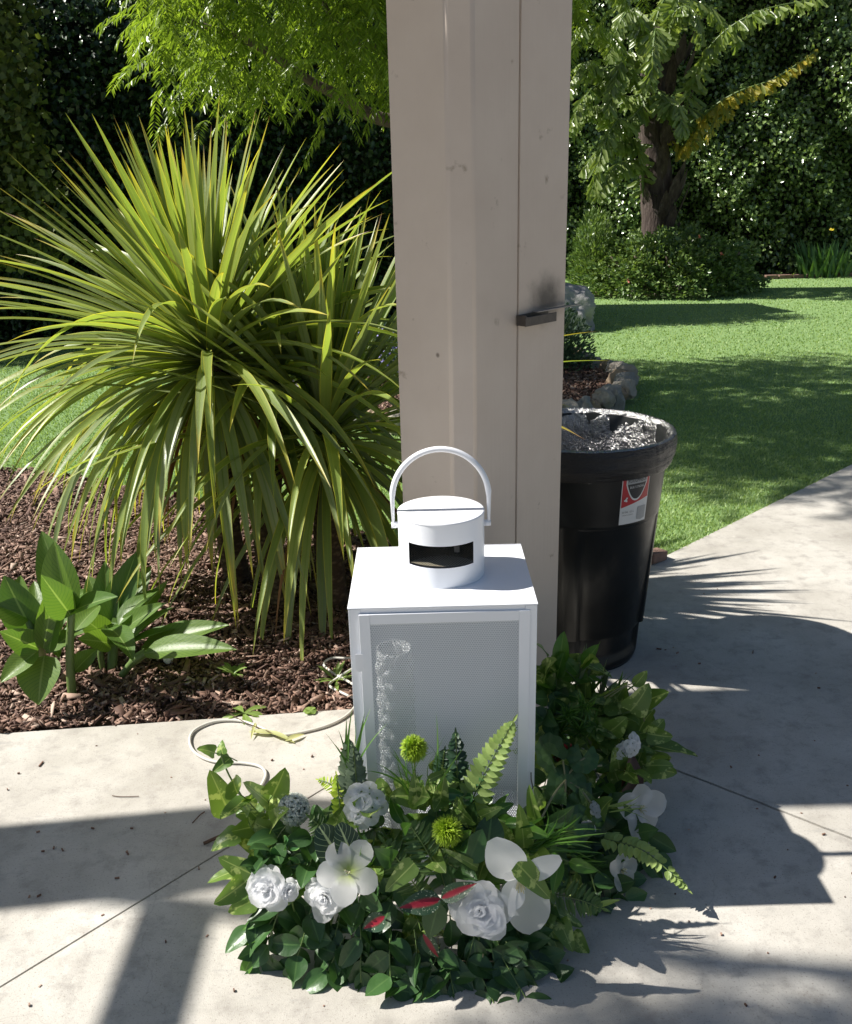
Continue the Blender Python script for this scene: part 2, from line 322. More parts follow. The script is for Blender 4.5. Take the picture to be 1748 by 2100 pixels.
def smooth_path(pts, n=8):
    pts = [Vector(p) for p in pts]; out = []
    for i in range(len(pts) - 1):
        p0, p1, p2, p3 = pts[max(i - 1, 0)], pts[i], pts[i + 1], pts[min(i + 2, len(pts) - 1)]
        for k in range(n):
            t_ = k / n; out.append(.5 * ((2 * p1) + (p2 - p0) * t_ + (2 * p0 - 5 * p1 + 4 * p2 - p3) * t_ ** 2 + (3 * p1 - p0 - 3 * p2 + p3) * t_ ** 3))
    return out + [pts[-1]]
def np_mesh(name, verts, tris, var, mat, parent=None, uv=None):
    me = bpy.data.meshes.new(name); nv, nf = len(verts), len(tris)
    me.vertices.add(nv); me.vertices.foreach_set('co', verts.astype(np.float32).ravel())
    me.loops.add(nf * 3); me.loops.foreach_set('vertex_index', tris.astype(np.int32).ravel())
    me.polygons.add(nf); me.polygons.foreach_set('loop_start', np.arange(0, nf * 3, 3, dtype=np.int32))
    me.uv_layers.new(name='UVMap')
    if uv is not None: me.uv_layers[0].data.foreach_set('uv', uv[tris.ravel()].astype(np.float32).ravel())
    a = me.attributes.new('var', 'FLOAT', 'POINT'); a.data.foreach_set('value', var.astype(np.float32))
    me.materials.append(mat); me.update(); me.validate()
    o = bpy.data.objects.new(name, me); C.objects.link(o); o.parent = parent; return o
def nrmz(a): return a / np.maximum(np.linalg.norm(a, axis=1, keepdims=True), 1e-9)
def leaves_np(name, pos, d, nr, L, W, mat, parent=None, fold=.25, belly=.45):
    """many small folded leaves: base, left, tip, right"""
    n = len(pos); d = nrmz(d); nr = nrmz(nr - d * np.sum(nr * d, 1, keepdims=True)); s = np.cross(d, nr); L = np.broadcast_to(L, (n,))[:, None]; W = np.broadcast_to(W, (n,))[:, None]
    v = np.stack([pos, pos + d * L * belly + s * W * .5 + nr * W * fold, pos + d * L, pos + d * L * belly - s * W * .5 + nr * W * fold], 1).reshape(-1, 3)
    b = np.arange(n)[:, None] * 4; tr = np.concatenate([b + np.array([[0, 2, 1]]), b + np.array([[0, 3, 2]])], 1).reshape(-1, 3)
    uv = np.tile(np.array([[.5, 0], [0, .45], [.5, 1], [1, .45]]), (n, 1)); var = np.repeat(rng.random(n), 4)
    return np_mesh(name, v, tr, var, mat, parent, uv)

# ------------------------------------------------------------------ the ground
def poly_sheet(name, pts, z, mat, thick=0, jit=0):
    mb = MB(); P = []
    for i, (x, y) in enumerate(pts):
        x2, y2 = pts[(i + 1) % len(pts)]; L = math.hypot(x2 - x, y2 - y); n = max(1, int(min(L, 6) / .02)) if jit else 1
        for k in range(n):
            q = k / n; o_ = (noise.noise(V((x + (x2 - x) * q) * 30, (y + (y2 - y) * q) * 30, 0)) * jit) if jit else 0
            P.append((x + (x2 - x) * q + o_, y + (y2 - y) * q + o_))
    top = [mb.vert((x, y, z)) for x, y in P]; mb.face(top)
    if thick:
        bot = [mb.vert((x, y, z - thick)) for x, y in P]
        for i in range(len(P)): j = (i + 1) % len(P); mb.face([top[j], top[i], bot[i], bot[j]])
    o = mb.build(name, mat, smooth=False); return tag(o, kind='structure')
poly_sheet('ground', [(-60, -30), (60, -30), (60, 90), (-60, 90)], -.09, M['soil'])
MJ = (.15, 2.56)
def slab(name, pts): return poly_sheet(name, pts, 0, M['concrete'], .12, .0016)
slab('concrete_paving', [(-6, 1.99), (-6, -3.8), (-3.947, -1.7975), (MJ[0] - .0015, MJ[1] - .009), (-.12, 2.488)])
slab('concrete_paving', [(-3.943, -1.80), (-3.943, -4), (5.6, -4), (5.6, -2.075), (MJ[0] + .003, MJ[1] - .012)])
slab('concrete_paving', [(5.603, -2.07), (9, -2.07), (9, 11.1), (.946, 3.58), (-.1, 2.60), (MJ[0] + .006, MJ[1] - .003)])
poly_sheet('mulch_ground', [(-6, 1.9), (.3, 2.3), (1.05, 3.5), (.5, 3.75), (-.1, 3.9), (-1.2, 4.55), (-2.3, 5.25), (-6, 5.7)], -.02, M['soil'])
poly_sheet('lawn', [(.93, 3.57), (.5, 3.72), (-.15, 3.86), (-1.2, 4.5), (-2.3, 5.2), (-6, 5.6), (-14, 6), (-14, 24), (18, 24), (18, 19.4)], -.006, M['turf'])
def in_poly(P, poly):
    x, y = P[:, 0], P[:, 1]; ins = np.zeros(len(P), bool); n = len(poly)
    for i in range(n):
        x1, y1 = poly[i]; x2, y2 = poly[(i + 1) % n]
        c_ = ((y1 > y) != (y2 > y)) & (x < (x2 - x1) * (y - y1) / (y2 - y1 + 1e-12) + x1); ins ^= c_
    return ins
LAWN = [(.955, 3.585), (.5, 3.72), (-.15, 3.86), (-1.2, 4.5), (-2.3, 5.2), (-6, 5.6), (-9, 12), (0, 18), (14, 18), (14, 15.78)]
N = 290000
dd = 1 / rng.uniform(1 / 17., 1 / 3.3, N); xx = rng.uniform(-.72, .72, N) * (dd + .3)
P = np.stack([xx, dd], 1); e = ((P[:, 0] - .26) / 1.4) ** 2 + ((P[:, 1] - 7.2) / 1.5) ** 2
P = P[in_poly(P, LAWN) & (e > 1)]; n = len(P); h = rng.uniform(.009, .020, n) * (1 + P[:, 1] * .02); wd = .0022 * P[:, 1] ** .85
az = rng.uniform(0, 6.283, n); ln_ = rng.normal(0, .45, (n, 2)); b = np.stack([P[:, 0], P[:, 1], np.full(n, -.006)], 1)
sv = np.stack([np.cos(az) * wd / 2, np.sin(az) * wd / 2, np.zeros(n)], 1); tp = b + np.stack([ln_[:, 0] * h, ln_[:, 1] * h, h], 1)
vv = np.stack([b - sv, b + sv, tp], 1).reshape(-1, 3); uvb = np.tile(np.array([[.3, 0], [.7, 0], [.5, .8]]), (n, 1))
tag(np_mesh('turf_grass', vv, np.arange(n * 3).reshape(-1, 3), np.repeat(np.clip(rng.random(n) * .8 + .2 * np.sin(P[:, 0] * 3) * np.cos(P[:, 1] * 2), 0, 1), 3), M['grass'], uv=uvb), 'short bright green turf grass across the lawn', 'grass', kind='stuff')
# bark chips
def chips(name, n, sampler, zf, smin, smax, label):
    xy = sampler(n); n = len(xy); L = rng.uniform(smin, smax, n); W = L * rng.uniform(.10, .45, n); T = rng.uniform(.002, .006, n)
    az = rng.uniform(0, 6.283, n); el = rng.normal(0, .42, n); tw = rng.normal(0, .6, n)
    d = np.stack([np.cos(az) * np.cos(el), np.sin(az) * np.cos(el), np.sin(el)], 1); s0 = np.stack([-np.sin(az), np.cos(az), np.zeros(n)], 1); n0 = np.cross(d, s0)
    s = s0 * np.cos(tw)[:, None] + n0 * np.sin(tw)[:, None]; nn = np.cross(d, s)
    c_ = np.stack([xy[:, 0], xy[:, 1], zf(xy) + rng.uniform(0, .014, n)], 1); vs_ = []
    for a_, b_, t_ in ((-1, -1, -1), (1, -.5, -1), (1, .6, -1), (-1, 1, -1), (-1, -1, 1), (1, -.5, 1), (1, .6, 1), (-1, 1, 1)):
        vs_.append(c_ + d * (L * a_ / 2)[:, None] + s * (W * b_ / 2)[:, None] + nn * (T * t_ / 2)[:, None])
    v = np.stack(vs_, 1).reshape(-1, 3); q = [(4, 5, 6), (4, 6, 7), (0, 1, 5), (0, 5, 4), (1, 2, 6), (1, 6, 5), (2, 3, 7), (2, 7, 6), (3, 0, 4), (3, 4, 7)]
    tr = (np.arange(n)[:, None, None] * 8 + np.array(q)[None]).reshape(-1, 3)
    return tag(np_mesh(name, v, tr, np.repeat(rng.random(n) ** 1.5, 8), M['chip']), label, 'mulch', kind='stuff')
BED = [(-3.6, 2.21), (-.12, 2.495), (.15, 2.6), (.93, 3.56), (.5, 3.74), (-.12, 3.89), (-1.2, 4.53), (-2.3, 5.23), (-3.6, 5.4)]
def bed_s(n):
    d_ = rng.uniform(2.15, 5.4, n); x_ = rng.uniform(-3.2, 1, n); p_ = np.stack([x_, d_], 1); p_ = p_[in_poly(p_, BED)]; keep = rng.random(len(p_)) < np.clip(1.3 - .22 * (p_[:, 1] - 2.2), .4, 1); return p_[keep & (np.abs(p_[:, 0]) < .56 * (p_[:, 1] + .4) + .15)]
def bed_z(p): return -.014 + .014 * np.sin(p[:, 0] * 5 + 1) * np.sin(p[:, 1] * 6) + .012 * np.clip((p[:, 1] - 2.5) * 2, 0, 1)
chips('bark_mulch', 5000, bed_s, lambda p: bed_z(p) + .006, .035, .075, 'larger bark strips lying on the finer mulch of the bed')
chips('bark_mulch', 100000, bed_s, bed_z, .007, .034, 'reddish brown bark mulch filling the bed under the spiky plants')

# ------------------------------------------------------------------ patio post and the unseen beams that shade it
C0, e1, e2 = V(.094, 2.10, 0), V(.69, .724, 0).normalized(), V(-.724, .69, 0).normalized()
post = empty('patio_post', C0 + e1 * .197 + e2 * .11); mb = MB(); pl_ = post.location.copy()
def pp(a, b_): return C0 + e1 * a + e2 * b_
rr = .034; prof = []
prof = [pp(0, .047), pp(.0015, .042), pp(.005, .037), pp(.037, .005), pp(.042, .0015), pp(.047, 0)]
prof += [pp(.1955, 0), pp(.1965, .006), pp(.1995, .006), pp(.2, -.0025), pp(.388, -.0025), pp(.394, .004), pp(.394, .215), pp(.388, .22), pp(.01, .22), pp(0, .21)]
lv = [-.05, 3.0]; rings = [[mb.vert(p + V(0, 0, z)) for p in prof] for z in lv]; n = len(prof)
for k in range(n): k2 = (k + 1) % n; mb.face([rings[0][k], rings[0][k2], rings[1][k2], rings[1][k]])
mb.face(rings[0][::-1]); mb.face(rings[1])
def child(o, parent): o.parent = parent; o.matrix_parent_inverse = Matrix.Translation(-parent.location); return o
sh = mb.build('shaft', M['beige'], smooth=False); child(sh, post)
for i, p in enumerate(sh.data.polygons): p.use_smooth = i in (0, 1, 3, 4)
nface = V(e1.y, -e1.x, 0)
mb = MB(); q0 = C0 + e1 * .190 + V(0, 0, 1.182)
mt = Matrix((( e1.x, nface.x, 0, q0.x), (e1.y, nface.y, 0, q0.y), (0, 0, 1, q0.z), (0, 0, 0, 1)))
mb.box(0, .125, .003, .006, .0, .026, mat=mt); mb.box(0, .006, .006, .030, .002, .026, mat=mt); mb.box(0, .125, .028, .031, .0, .022, mat=mt); mb.box(.006, .122, .006, .028, .0, .003, mat=mt)
br = mb.build('bracket', M['steel'], smooth=False, bevel=.001); child(br, post)
mb = MB(); mb.box(.055, .235, .008, .026, .028, .030, mat=mt); o = mb.build('flat_strip', M['strip'], smooth=False); child(o, post)
tag(post, 'beige painted rectangular patio post with a seam and small dark bracket, behind the white lantern', 'post')
BM = empty('shade_beams', (0, 0, 2.5))
def beam(a, b_, wdt, z0=0, z1=.2):
    a, b_ = V(*a, 0), V(*b_, 0); d = (b_ - a); L = d.length; d.normalize(); s = V(-d.y, d.x, 0); m = MB()
    mt = Matrix(((d.x, s.x, 0, a.x), (d.y, s.y, 0, a.y), (0, 0, 1, 0), (0, 0, 0, 1))); m.box(0, L, -wdt / 2, wdt / 2, z0, z1, mat=mt); return m.build('beam', M['beige'], BM, smooth=False, bevel=.004)
beam((-1.82, 2.56), (.45, 2.55), .565); beam((-1.12, 2.09), (.45, 2.09), .42, -.13, -.005); beam((-7, 1.75), (-2.64, 2.21), .27); beam((-3.00, 1.97), (-3.00, -3), .07, .05, .17)  # first two beams added to shade post and paving; others follow shadow bands
tag(BM, 'unseen overhead patio beams, two of them added to shade the post and paving', 'beam')

# ------------------------------------------------------------------ white lantern
LX, LY, LH, LW, LD = .029, 1.708 + .1665, .70, .384, .333
lan = empty('lantern', (LX, LY, 0)); hw, hd = LW / 2, LD / 2
mb = MB(); cw = .024
for sx in (-1, 1):
    for sy in (-1, 1):
        x0, x1 = (sx * hw, sx * (hw - cw)) if sx < 0 else (hw - cw, hw); y0, y1 = (-hd, -hd + .0016) if sy < 0 else (hd - .0016, hd)
        mb.box(min(x0, x1), max(x0, x1), y0, y1, 0, LH - .004)
        xx0 = -hw if sx < 0 else hw - .0016; y0, y1 = (-hd + .0018, -hd + cw) if sy < 0 else (hd - cw, hd - .0018); mb.box(xx0, xx0 + .0016, y0, y1, 0, LH - .004)
mb.box(-hw + cw, hw - cw, -hd + .002, -hd + .004, LH - .022, LH - .004); mb.box(-hw + cw, hw - cw, -hd + .002, -hd + .004, 0, .02)
mb.build('frame', M['white'], lan, smooth=False, bevel=.0006)
mb = MB(); mb.box(-hw - .0015, hw + .0015, -hd - .0015, hd + .0015, LH - .003, LH); mb.build('top_panel', M['white'], lan, smooth=False, bevel=.001)
mb = MB(); mb.box(-hw + .003, hw - .003, -hd + .005, hd - .004, .012, .015); mb.build('bottom_panel', M['white'], lan, smooth=False)
door = MB(); dx0, dx1, dz0, dz1 = -hw + .021, hw - .0145, .012, LH - .014; fw = .0225
door.box(dx0, dx0 + fw, -.007, 0, dz0, dz1); door.box(dx1 - fw, dx1, -.007, 0, dz0, dz1)
door.box(dx0 + fw, dx1 - fw, -.0062, -.0008, dz1 - fw, dz1); door.box(dx0 + fw, dx1 - fw, -.0062, -.0008, dz0, dz0 + fw)
do = door.build('door', M['white'], lan, smooth=False, bevel=.0007); do.location = (0, -hd - .002, 0); do.rotation_euler = (R(-.35), 0, R(.5))
mb = MB(); mb.box(dx0 + fw - .004, dx1 - fw + .004, -.0032, -.0026, dz0 + fw - .004, dz1 - fw + .004); mb.build('mesh_panel', M['perf_front'], do, smooth=False)
for sx in (-1, 1):
    mb = MB(); mb.box(sx * (hw - .003) - .0003, sx * (hw - .003) + .0003, -hd + cw - .003, hd - cw + .003, .01, LH - .006); mb.build('side_mesh_panel', M['perf_side'], lan, smooth=False)
mb = MB(); mb.box(-hw + .003, hw - .003, hd - .0032, hd - .0022, .005, LH - .006); mb.build('back_panel', M['inner'], lan, smooth=False)  # white panel coloured greyer, putting the dim interior into its colour
mb = MB(); mb.tube([V(hw - .008, -hd - .004, .30), V(hw - .008, -hd - .008, .285), V(hw - .004, -hd - .009, .265), V(hw - .010, -hd - .008, .25), V(hw - .008, -hd - .004, .235)], .0012, 6); mb.build('latch_wire', M['steel'], lan)
mb = MB(); mb.tube([V(hw - .008, -hd - .004, .20), V(hw - .008, -hd - .007, .18), V(hw - .004, -hd - .007, .165)], .0012, 6); mb.build('latch_wire', M['steel'], lan)
mb = MB(); mb.box(-hw + .010, -hw + .026, -hd - .011, -hd - .0105, .56, .60); mb.build('hinge', M['edge_white'], lan, smooth=False)
# canister chimney
can = MB(); cr, ch, cyl = .0935, .144, 1.885 - LY; z0 = LH + .0002; NT_, A0, A1 = 96, R(-50), R(44)
def ring_wall(mb, r, m):
    zs = [0, .046, .047, .094, .095, ch]
    th = [6.2832 * k / NT_ for k in range(NT_)]; ids = [[mb.vert((.003 + r * math.sin(a), cyl - r * math.cos(a), z0 + z)) for a in th] for z in zs]
    for i in range(5):
        for k in range(NT_):
            a = (th[k] + .0327 + math.pi) % 6.2832 - math.pi
            if i in (1, 2, 3) and A0 < a < A1: continue
            k2 = (k + 1) % NT_; mb.face([ids[i][k], ids[i][k2], ids[i + 1][k2], ids[i + 1][k]], m=m)
ring_wall(can, cr, 0); co = can.build('canister', M['white'], lan)
cn = MB(); ring_wall(cn, cr - .0016, 0); cn.build('inner_sleeve', M['dark_tone'], lan)  # inner wall coloured dark grey, unlike the white outside
mb = MB(); rg = mb.lathe([(.0, z0 + ch + .0012), (cr - .003, z0 + ch + .0012), (cr + .0006, z0 + ch + .0004), (cr + .0008, z0 + ch - .003)], .003, cyl, 96); mb.build('lid', M['edge_white'], lan)
mb = MB(); mb.lathe([(0.0005, z0 + .05), (cr - .002, z0 + .05)], .003, cyl, 64); mb.build('perforated_floor', M['perf_floor'], lan)
mb = MB(); mb.box(.03, .042, cyl - .02, cyl - .012, z0 + .052, z0 + .066); mb.build('wick_holder', M['strip'], lan, smooth=False, bevel=.001)
mb = MB(); hr = .1035; hp = [V(.003 - hr, cyl, z0 + .108)]
hp += [V(.003 - hr * math.cos(a), cyl + .012 * math.sin(a), z0 + .172 + .104 * math.sin(a)) for a in [math.pi * k / 28 for k in range(29)]] + [V(.003 + hr, cyl, z0 + .108)]
mb.tube(hp, [.0035] + [.0058] + [.0076] * 27 + [.0058, .0035], 12, flat=.85); mb.build('handle', M['edge_white'], lan)
for s in (-1, 1):
    mb = MB(); mb.tube([V(.003 + s * (cr - .001), cyl, z0 + .112), V(.003 + s * (hr + .004), cyl, z0 + .112)], .007, 12); mb.build('pivot', M['edge_white'], lan)
tag(lan, 'tall white metal box lantern with perforated door, round canister top and arched handle', 'lantern')
mb = MB(); pr = [(.001, .0), (.038, 0)] + [(.039 + .003 * math.sin(k * 1.9), .01 + k * .0122) for k in range(44)] + [(.038, .55), (.035, .55), (.035, .02)]
mb.lathe(pr, 0, 0, 40, fn=lambda r, z, th: r + (.003 * math.sin(th * 10 + z * 90) if .01 < z < .54 else 0)); vase = mb.build('glass_vase', M['glass']); vase.location = (LX - .105, LY - .085, .0155)
tag(vase, 'tall clear bubbled glass vase standing inside the lantern behind the mesh', 'vase')

# ------------------------------------------------------------------ rubbish bin
BX, BY, BH = .52, 2.87, .72
bn = empty('trash_can', (BX - .016, BY - .02, 0)); bn.scale = (.955, .955, 1.055)
def pan(z, th):
    """panels pressed into the lower wall, round-topped"""
    k = (th * 4 / 6.2832 + .18) % 1 - .5; a_ = abs(k) * 2; top = .37 - .10 * sm(.55, .86, a_) ** 2
    return (1 - sm(.80, .88, a_)) * (1 - sm(top - .012, top, z)) * sm(.03, .05, z)
def bfn(r, z, th): return r - .015 * pan(z, th) - (.014 * sm(.465, .452, z) if False else 0)
pf = [(.001, .004), (.19, .004), (.202, .0), (.208, .012)]
for k in range(34): z = .02 + k * .0135; pf.append((.209 + (.243 - .209) * z / .47, z))
pf += [(.2445, .478), (.258, .487), (.2605, .497)] + [(.2605 + .017 * q / 6, .50 + .19 * q / 6) for q in range(7)] + [(.287, .694), (.292, .705), (.290, .718), (.282, .722), (.276, .715), (.268, .6), (.23, .12), (.001, .1)]
mb = MB(); mb.lathe(pf, 0, 0, 160, fn=bfn); mb.build('body', M['bin'], bn)
mb = MB()
def bagfn(r, z, th):
    p_ = V(math.cos(th) * 3.2, math.sin(th) * 3.2, z * 5); return r + .005 * noise.noise(p_ * 2.2) + .002 * noise.noise(p_ * 7)
pfb = [(.001, .16)] + [(.21 + .066 * q / 26, .18 + .53 * q / 26) for q in range(27)] + [(.280, .724), (.290, .732), (.299, .728)]
mb.lathe(pfb, 0, 0, 200, fn=lambda r, z, th: bagfn(r, z, th) + .006 * noise.noise(V(th * 3, z * 4, 3)) * (z < .70))
mb.build('bin_liner', M['bag'], bn); mb = MB()
mb.lathe([(.299, .728), (.3035, .715), (.304, .70), (.302, .685), (.302, .67), (.299, .655), (.294, .642), (.286, .636)], 0, 0, 260, fn=lambda r, z, th: r + .0045 * noise.noise(V(th * 2.2, z * 160, 1)) + .002 * noise.noise(V(th * 30, z * 60, 5)) - .012 * sm(.0, 1, .5 + noise.noise(V(th * 1.5, 0, 9))) * (z < .66))
mb.build('liner_cuff', M['bag_wrap'], bn)
# label
LA = R(-61)
lab = None
def bent(name, mbx, mat, parent, off):
    """wrap a flat sheet (x across, z up) round the bin wall"""
    for i, (x, y, z) in enumerate(mbx.v):
        r_ = .2605 + .017 * (z - .50) / .19 + off + y; a_ = LA + x / .268; mbx.v[i] = (r_ * math.cos(a_), r_ * math.sin(a_), z)
    return mbx.build(name, mat, parent, smooth=False)
def sheet(x0, x1, z0, z1, nx=16, cut=None):
    m = MB()
    g = [[m.vert((x0 + (x1 - x0) * i / nx, 0, (z0(i / nx) if callable(z0) else z0) + ((z1(i / nx) if callable(z1) else z1) - (z0(i / nx) if callable(z0) else z0)) * j / 4)) for i in range(nx + 1)] for j in range(5)]
    for j in range(4):
        for i in range(nx): m.face([g[j][i], g[j][i + 1], g[j + 1][i + 1], g[j + 1][i]])
    return m
lab = bent('label', sheet(-.055, .055, .500, .66), M['paper'], bn, .0012)
bent('red_panel', sheet(-.0525, .0525, lambda t_: .552 - .0 * t_ + .022 * t_, .66), M['red'], lab, .0018)
shp = lambda t_, s, b_: b_ + s * (abs(2 * t_ - 1) ** 2.2)
bent('shield_rim', sheet(-.041, .041, lambda t_: shp(t_, .052, .570), .66, 24), M['paper'], lab, .0024)
bent('shield', sheet(-.0375, .0375, lambda t_: shp(t_, .048, .5755), .625, 24), M['ink'], lab, .0030)
bent('shield_band', sheet(-.0375, .0375, .622, .648), M['greyink'], lab, .0034)
bent('red_oval', sheet(-.028, .028, .650, .6595), M['red'], lab, .0034)
bent('bin_picture', sheet(.012, .048, lambda t_: .506 + .004 * abs(2 * t_ - 1), .548), M['greyink'], lab, .0024)
def text(s, x, z, size, mat, name='lettering', sx=1):
    cu = bpy.data.curves.new(name, 'FONT'); cu.body = s; cu.size = size; cu.align_x = 'CENTER'; cu.resolution_u = 3; ob = bpy.data.objects.new(name, cu); C.objects.link(ob)
    me = bpy.data.meshes.new_from_object(ob.evaluated_get(bpy.context.evaluated_depsgraph_get())); bpy.data.objects.remove(ob)
    m = MB()
    for v_ in me.vertices: m.vert((x + v_.co.x * sx, 0, z + v_.co.y))
    for p_ in me.polygons: m.face(list(p_.vertices))
    return bent(name, m, mat, lab, .0042)
text('ROUGHNECK', 0, .627, .0185, M['ink'], sx=.62); text('BUILT STRONG', 0, .609, .0095, M['paper'], sx=.85); text('32 GAL  121 L', -.027, .536, .0075, M['ink']); text('INDUSTRIAL STRENGTH', -.027, .5275, .0038, M['ink'])
mb = MB()
for i, (dx, dz) in enumerate(((0, 0), (.004, .003), (.007, .0065), (.006, -.002))): mb.box(-.045 + dx, -.039 + dx, -.0001, .0001, .572 + dz, .577 + dz)
bent('arrow_mark', mb, M['paper'], lab, .0036)
tag(bn, 'round black plastic rubbish bin with liner and red and white label beside the post', 'trash can')

# ------------------------------------------------------------------ cordylines
def head(c, n, seed, Lr, upr, lean=V(0, 0, 0), spread=1.0, wdt=.040):
    random.seed(seed); mb = MB()
    for i in range(n):
        q = (i + .5) / n; az = i * 2.39996 + rnd(-.2, .2); el = R(88 - (88 + upr) * q ** .95) + rnd(-.15, .15)
        d = V(math.cos(az) * math.cos(el), math.sin(az) * math.cos(el), math.sin(el)) * spread + lean; d.normalize()
        up = V(0, 0, 1) if el < 1.2 else V(math.cos(az), math.sin(az), .3) * -1
        nr = (up - d * up.dot(d)); L = Lr * rnd(.82, 1.1) * (.63 + .47 * math.sin(math.pi * min(1, q * .75 + .05)))
        grav = (.05 + 2.9 * max(0, q - .12) ** 1.35 * (.35 + .65 * math.cos(el) ** 2)) * rnd(.6, 1.35) + (rnd(.8, 2.2) if random.random() < .06 else 0)
        bend = rnd(-.06, .10) + (rnd(.3, .9) if random.random() < .05 else 0)
        base = Vector(c) + d * .02 + V(0, 0, .07 * (1 - q) - .05 * q)
        k = random.random(); m = 2 if (q > .93 and k < .35) else (0 if k < .62 else 1)
        mb.leaf(base, d, nr, L, wdt * rnd(.75, 1.1) * (.45 if m == 2 else 1), 'blade', bend, rnd(.12, .3), 16, 2, m, twist=rnd(-.7, .7), grav=grav)
    return mb
def trunk_mb(pts, rads):
    mb = MB(); pts = smooth_path(pts, 6); n = len(pts); rads = [rads[0] + (rads[1] - rads[0]) * i / (n - 1) for i in range(n)]
    mb.tube(pts, [r * (1 + .12 * noise.noise(p * 30)) for r, p in zip(rads, pts)], 12); return mb
def leafblock(o_parent, mb, name='crown'):
    return mb.build(name, [M['cord'], M['cord_b'], M['dead']], o_parent)
h1 = at(432, 745, 3.42); b1 = gp(492, 1185); ob = empty('cordyline', b1)
def place(mbx, name, mats, root, **kw): o = mbx.build(name, mats, **kw); child(o, root); return o
place(head(h1, 360, 11, .92, 42, V(-.16, -.05, -.0)), 'crown', [M['cord'], M['cord_b'], M['dead']], ob)
place(trunk_mb([b1 + V(0, 0, -.05), at(470, 1100, 3.45), at(447, 900, 3.43), h1 + V(0, 0, .03)], (.055, .042)), 'trunk', M['scaly'], ob)
tag(ob, 'leftmost spiky cordyline with a wide fountain of arching leaves on a scaly trunk', 'plant')
h2 = at(565, 800, 3.55); b2 = gp(578, 1236); ob = empty('cordyline', b2)
place(head(h2, 85, 5, .78, 30, V(.10, 0, .2)), 'crown', [M['cord'], M['cord_b'], M['dead']], ob)
place(trunk_mb([b2 + V(0, 0, -.05), at(548, 1090, 3.4), at(560, 900, 3.5), h2], (.06, .045)), 'trunk', M['scaly'], ob)
tag(ob, 'middle cordyline of tall upright leaves rising between its two neighbours', 'plant')
h3 = at(668, 905, 3.40); b3 = gp(688, 1238); ob = empty('cordyline', b3)
place(head(h3, 195, 8, .95, 42, V(.12, 0, .16)), 'crown', [M['cord'], M['cord_b'], M['dead']], ob)
place(trunk_mb([b3 + V(0, 0, -.05), at(672, 1100, 3.3), h3], (.06, .05)), 'trunk', M['scaly'], ob)
tag(ob, 'rightmost cordyline with narrow leaves reaching behind the post and over the lantern', 'plant')

# ------------------------------------------------------------------ broad leaved plants at the lower left
def leafpp(mb, p0, p1, wd, nr=(0, -.4, 1), prof='ovate', bend=.4, fold=.14, m=0, rows=9, cols=4, **kw):
    p0, p1 = Vector(p0), Vector(p1); d = (p1 - p0); L = d.length; nr = Vector(nr); nr = (nr - d.normalized() * nr.dot(d.normalized())).normalized()
    d0 = d.normalized() * math.cos(bend / 2) + nr * math.sin(bend / 2); k = 1 / (1 - bend * bend / 24.) if bend < 2 else 1.1
    mb.leaf(p0, d0, nr, L * k, wd, prof, bend, fold, rows, cols, m, **kw)
def broad(base, leaves, label, stems=(), rs=21):
    random.seed(rs + len(leaves)); o = empty('broad_leaf_plant', base); mb = MB()
    for k in range(5 if len(leaves) > 8 else 0): a = rnd(0, 6.28); q = Vector(base) + V(.05 * math.cos(a), .05 * math.sin(a), rnd(.05, .16)); mb.leaf(q, V(math.cos(a), math.sin(a) * .8, rnd(.3, 1.1)), V(-math.cos(a), -math.sin(a), 1), rnd(.18, .27), rnd(.06, .09), 'ovate', rnd(.4, 1.0), .16, 9, 4)
    for (x0, y0, d0, x1, y1, d1, wd, nr, bd) in leaves: leafpp(mb, at(x0, y0, d0), at(x1, y1, d1), wd, nr, 'ovate', bd, .2)
    place(mb, 'foliage', M['canna'], o); mb = MB()
    for s_ in stems: mb.tube(smooth_path(s_[0], 5), s_[1], 8)
    place(mb, 'stalk', M['stemg'], o); tag(o, label, 'plant', 'broad leaved plants at the edge of the bed'); return o
g1 = gp(146, 1425)
broad(g1, [(147, 1255, 2.62, 85, 1088, 2.72, .12, (.3, -1, .1), .15), (148, 1255, 2.62, 110, 1110, 2.6, .13, (-.5, -1, .3), .25), (147, 1256, 2.6, 240, 1222, 2.5, .075, (0, -.6, 1), .3), (145, 1262, 2.6, 85, 1180, 2.5, .10, (.5, -1, .3), .3),
           (150, 1300, 2.62, 205, 1240, 2.75, .09, (-.3, -1, .4), .3), (150, 1380, 2.62, 200, 1330, 2.7, .07, (-.3, -1, .4), .3)], 'tall broad leaved plant with one bare stalk at the left of the bed', [([g1 + V(0, 0, -.03), at(143, 1340, 2.62), at(147, 1255, 2.62)], [.016, .015, .014, .014, .013, .013, .013, .012, .012, .012, .010])])
g2 = gp(90, 1360)
broad(g2, [(92, 1345, 2.55, 78, 1446, 2.44, .135, (0, -1, .8), .3), (88, 1330, 2.6, 118, 1170, 2.62, .085, (.7, -1, .2), .15), (70, 1300, 2.6, 8, 1180, 2.6, .12, (.3, -1, .3), .3), (80, 1330, 2.6, 0, 1295, 2.5, .09, (0, -1, .8), .3),
           (60, 1270, 2.6, -40, 1225, 2.55, .12, (.1, -.6, 1), .3), (78, 1335, 2.55, 0, 1400, 2.45, .08, (0, -.7, 1), .3), (40, 1260, 2.65, 42, 1180, 2.7, .08, (0, -1, .3), .1), (100, 1340, 2.6, 120, 1240, 2.62, .07, (-.3, -1, .3), .1),
           (85, 1330, 2.62, 70, 1190, 2.8, .10, (.3, -1, .2), .2), (95, 1340, 2.6, 165, 1290, 2.7, .07, (0, -.7, 1), .3)], 'leftmost broad leaved plant with a large round leaf drooping over the mulch', [([g2 + V(0, 0, -.02), at(80, 1320, 2.6), at(45, 1250, 2.62)], .012)])
g3 = gp(228, 1365)
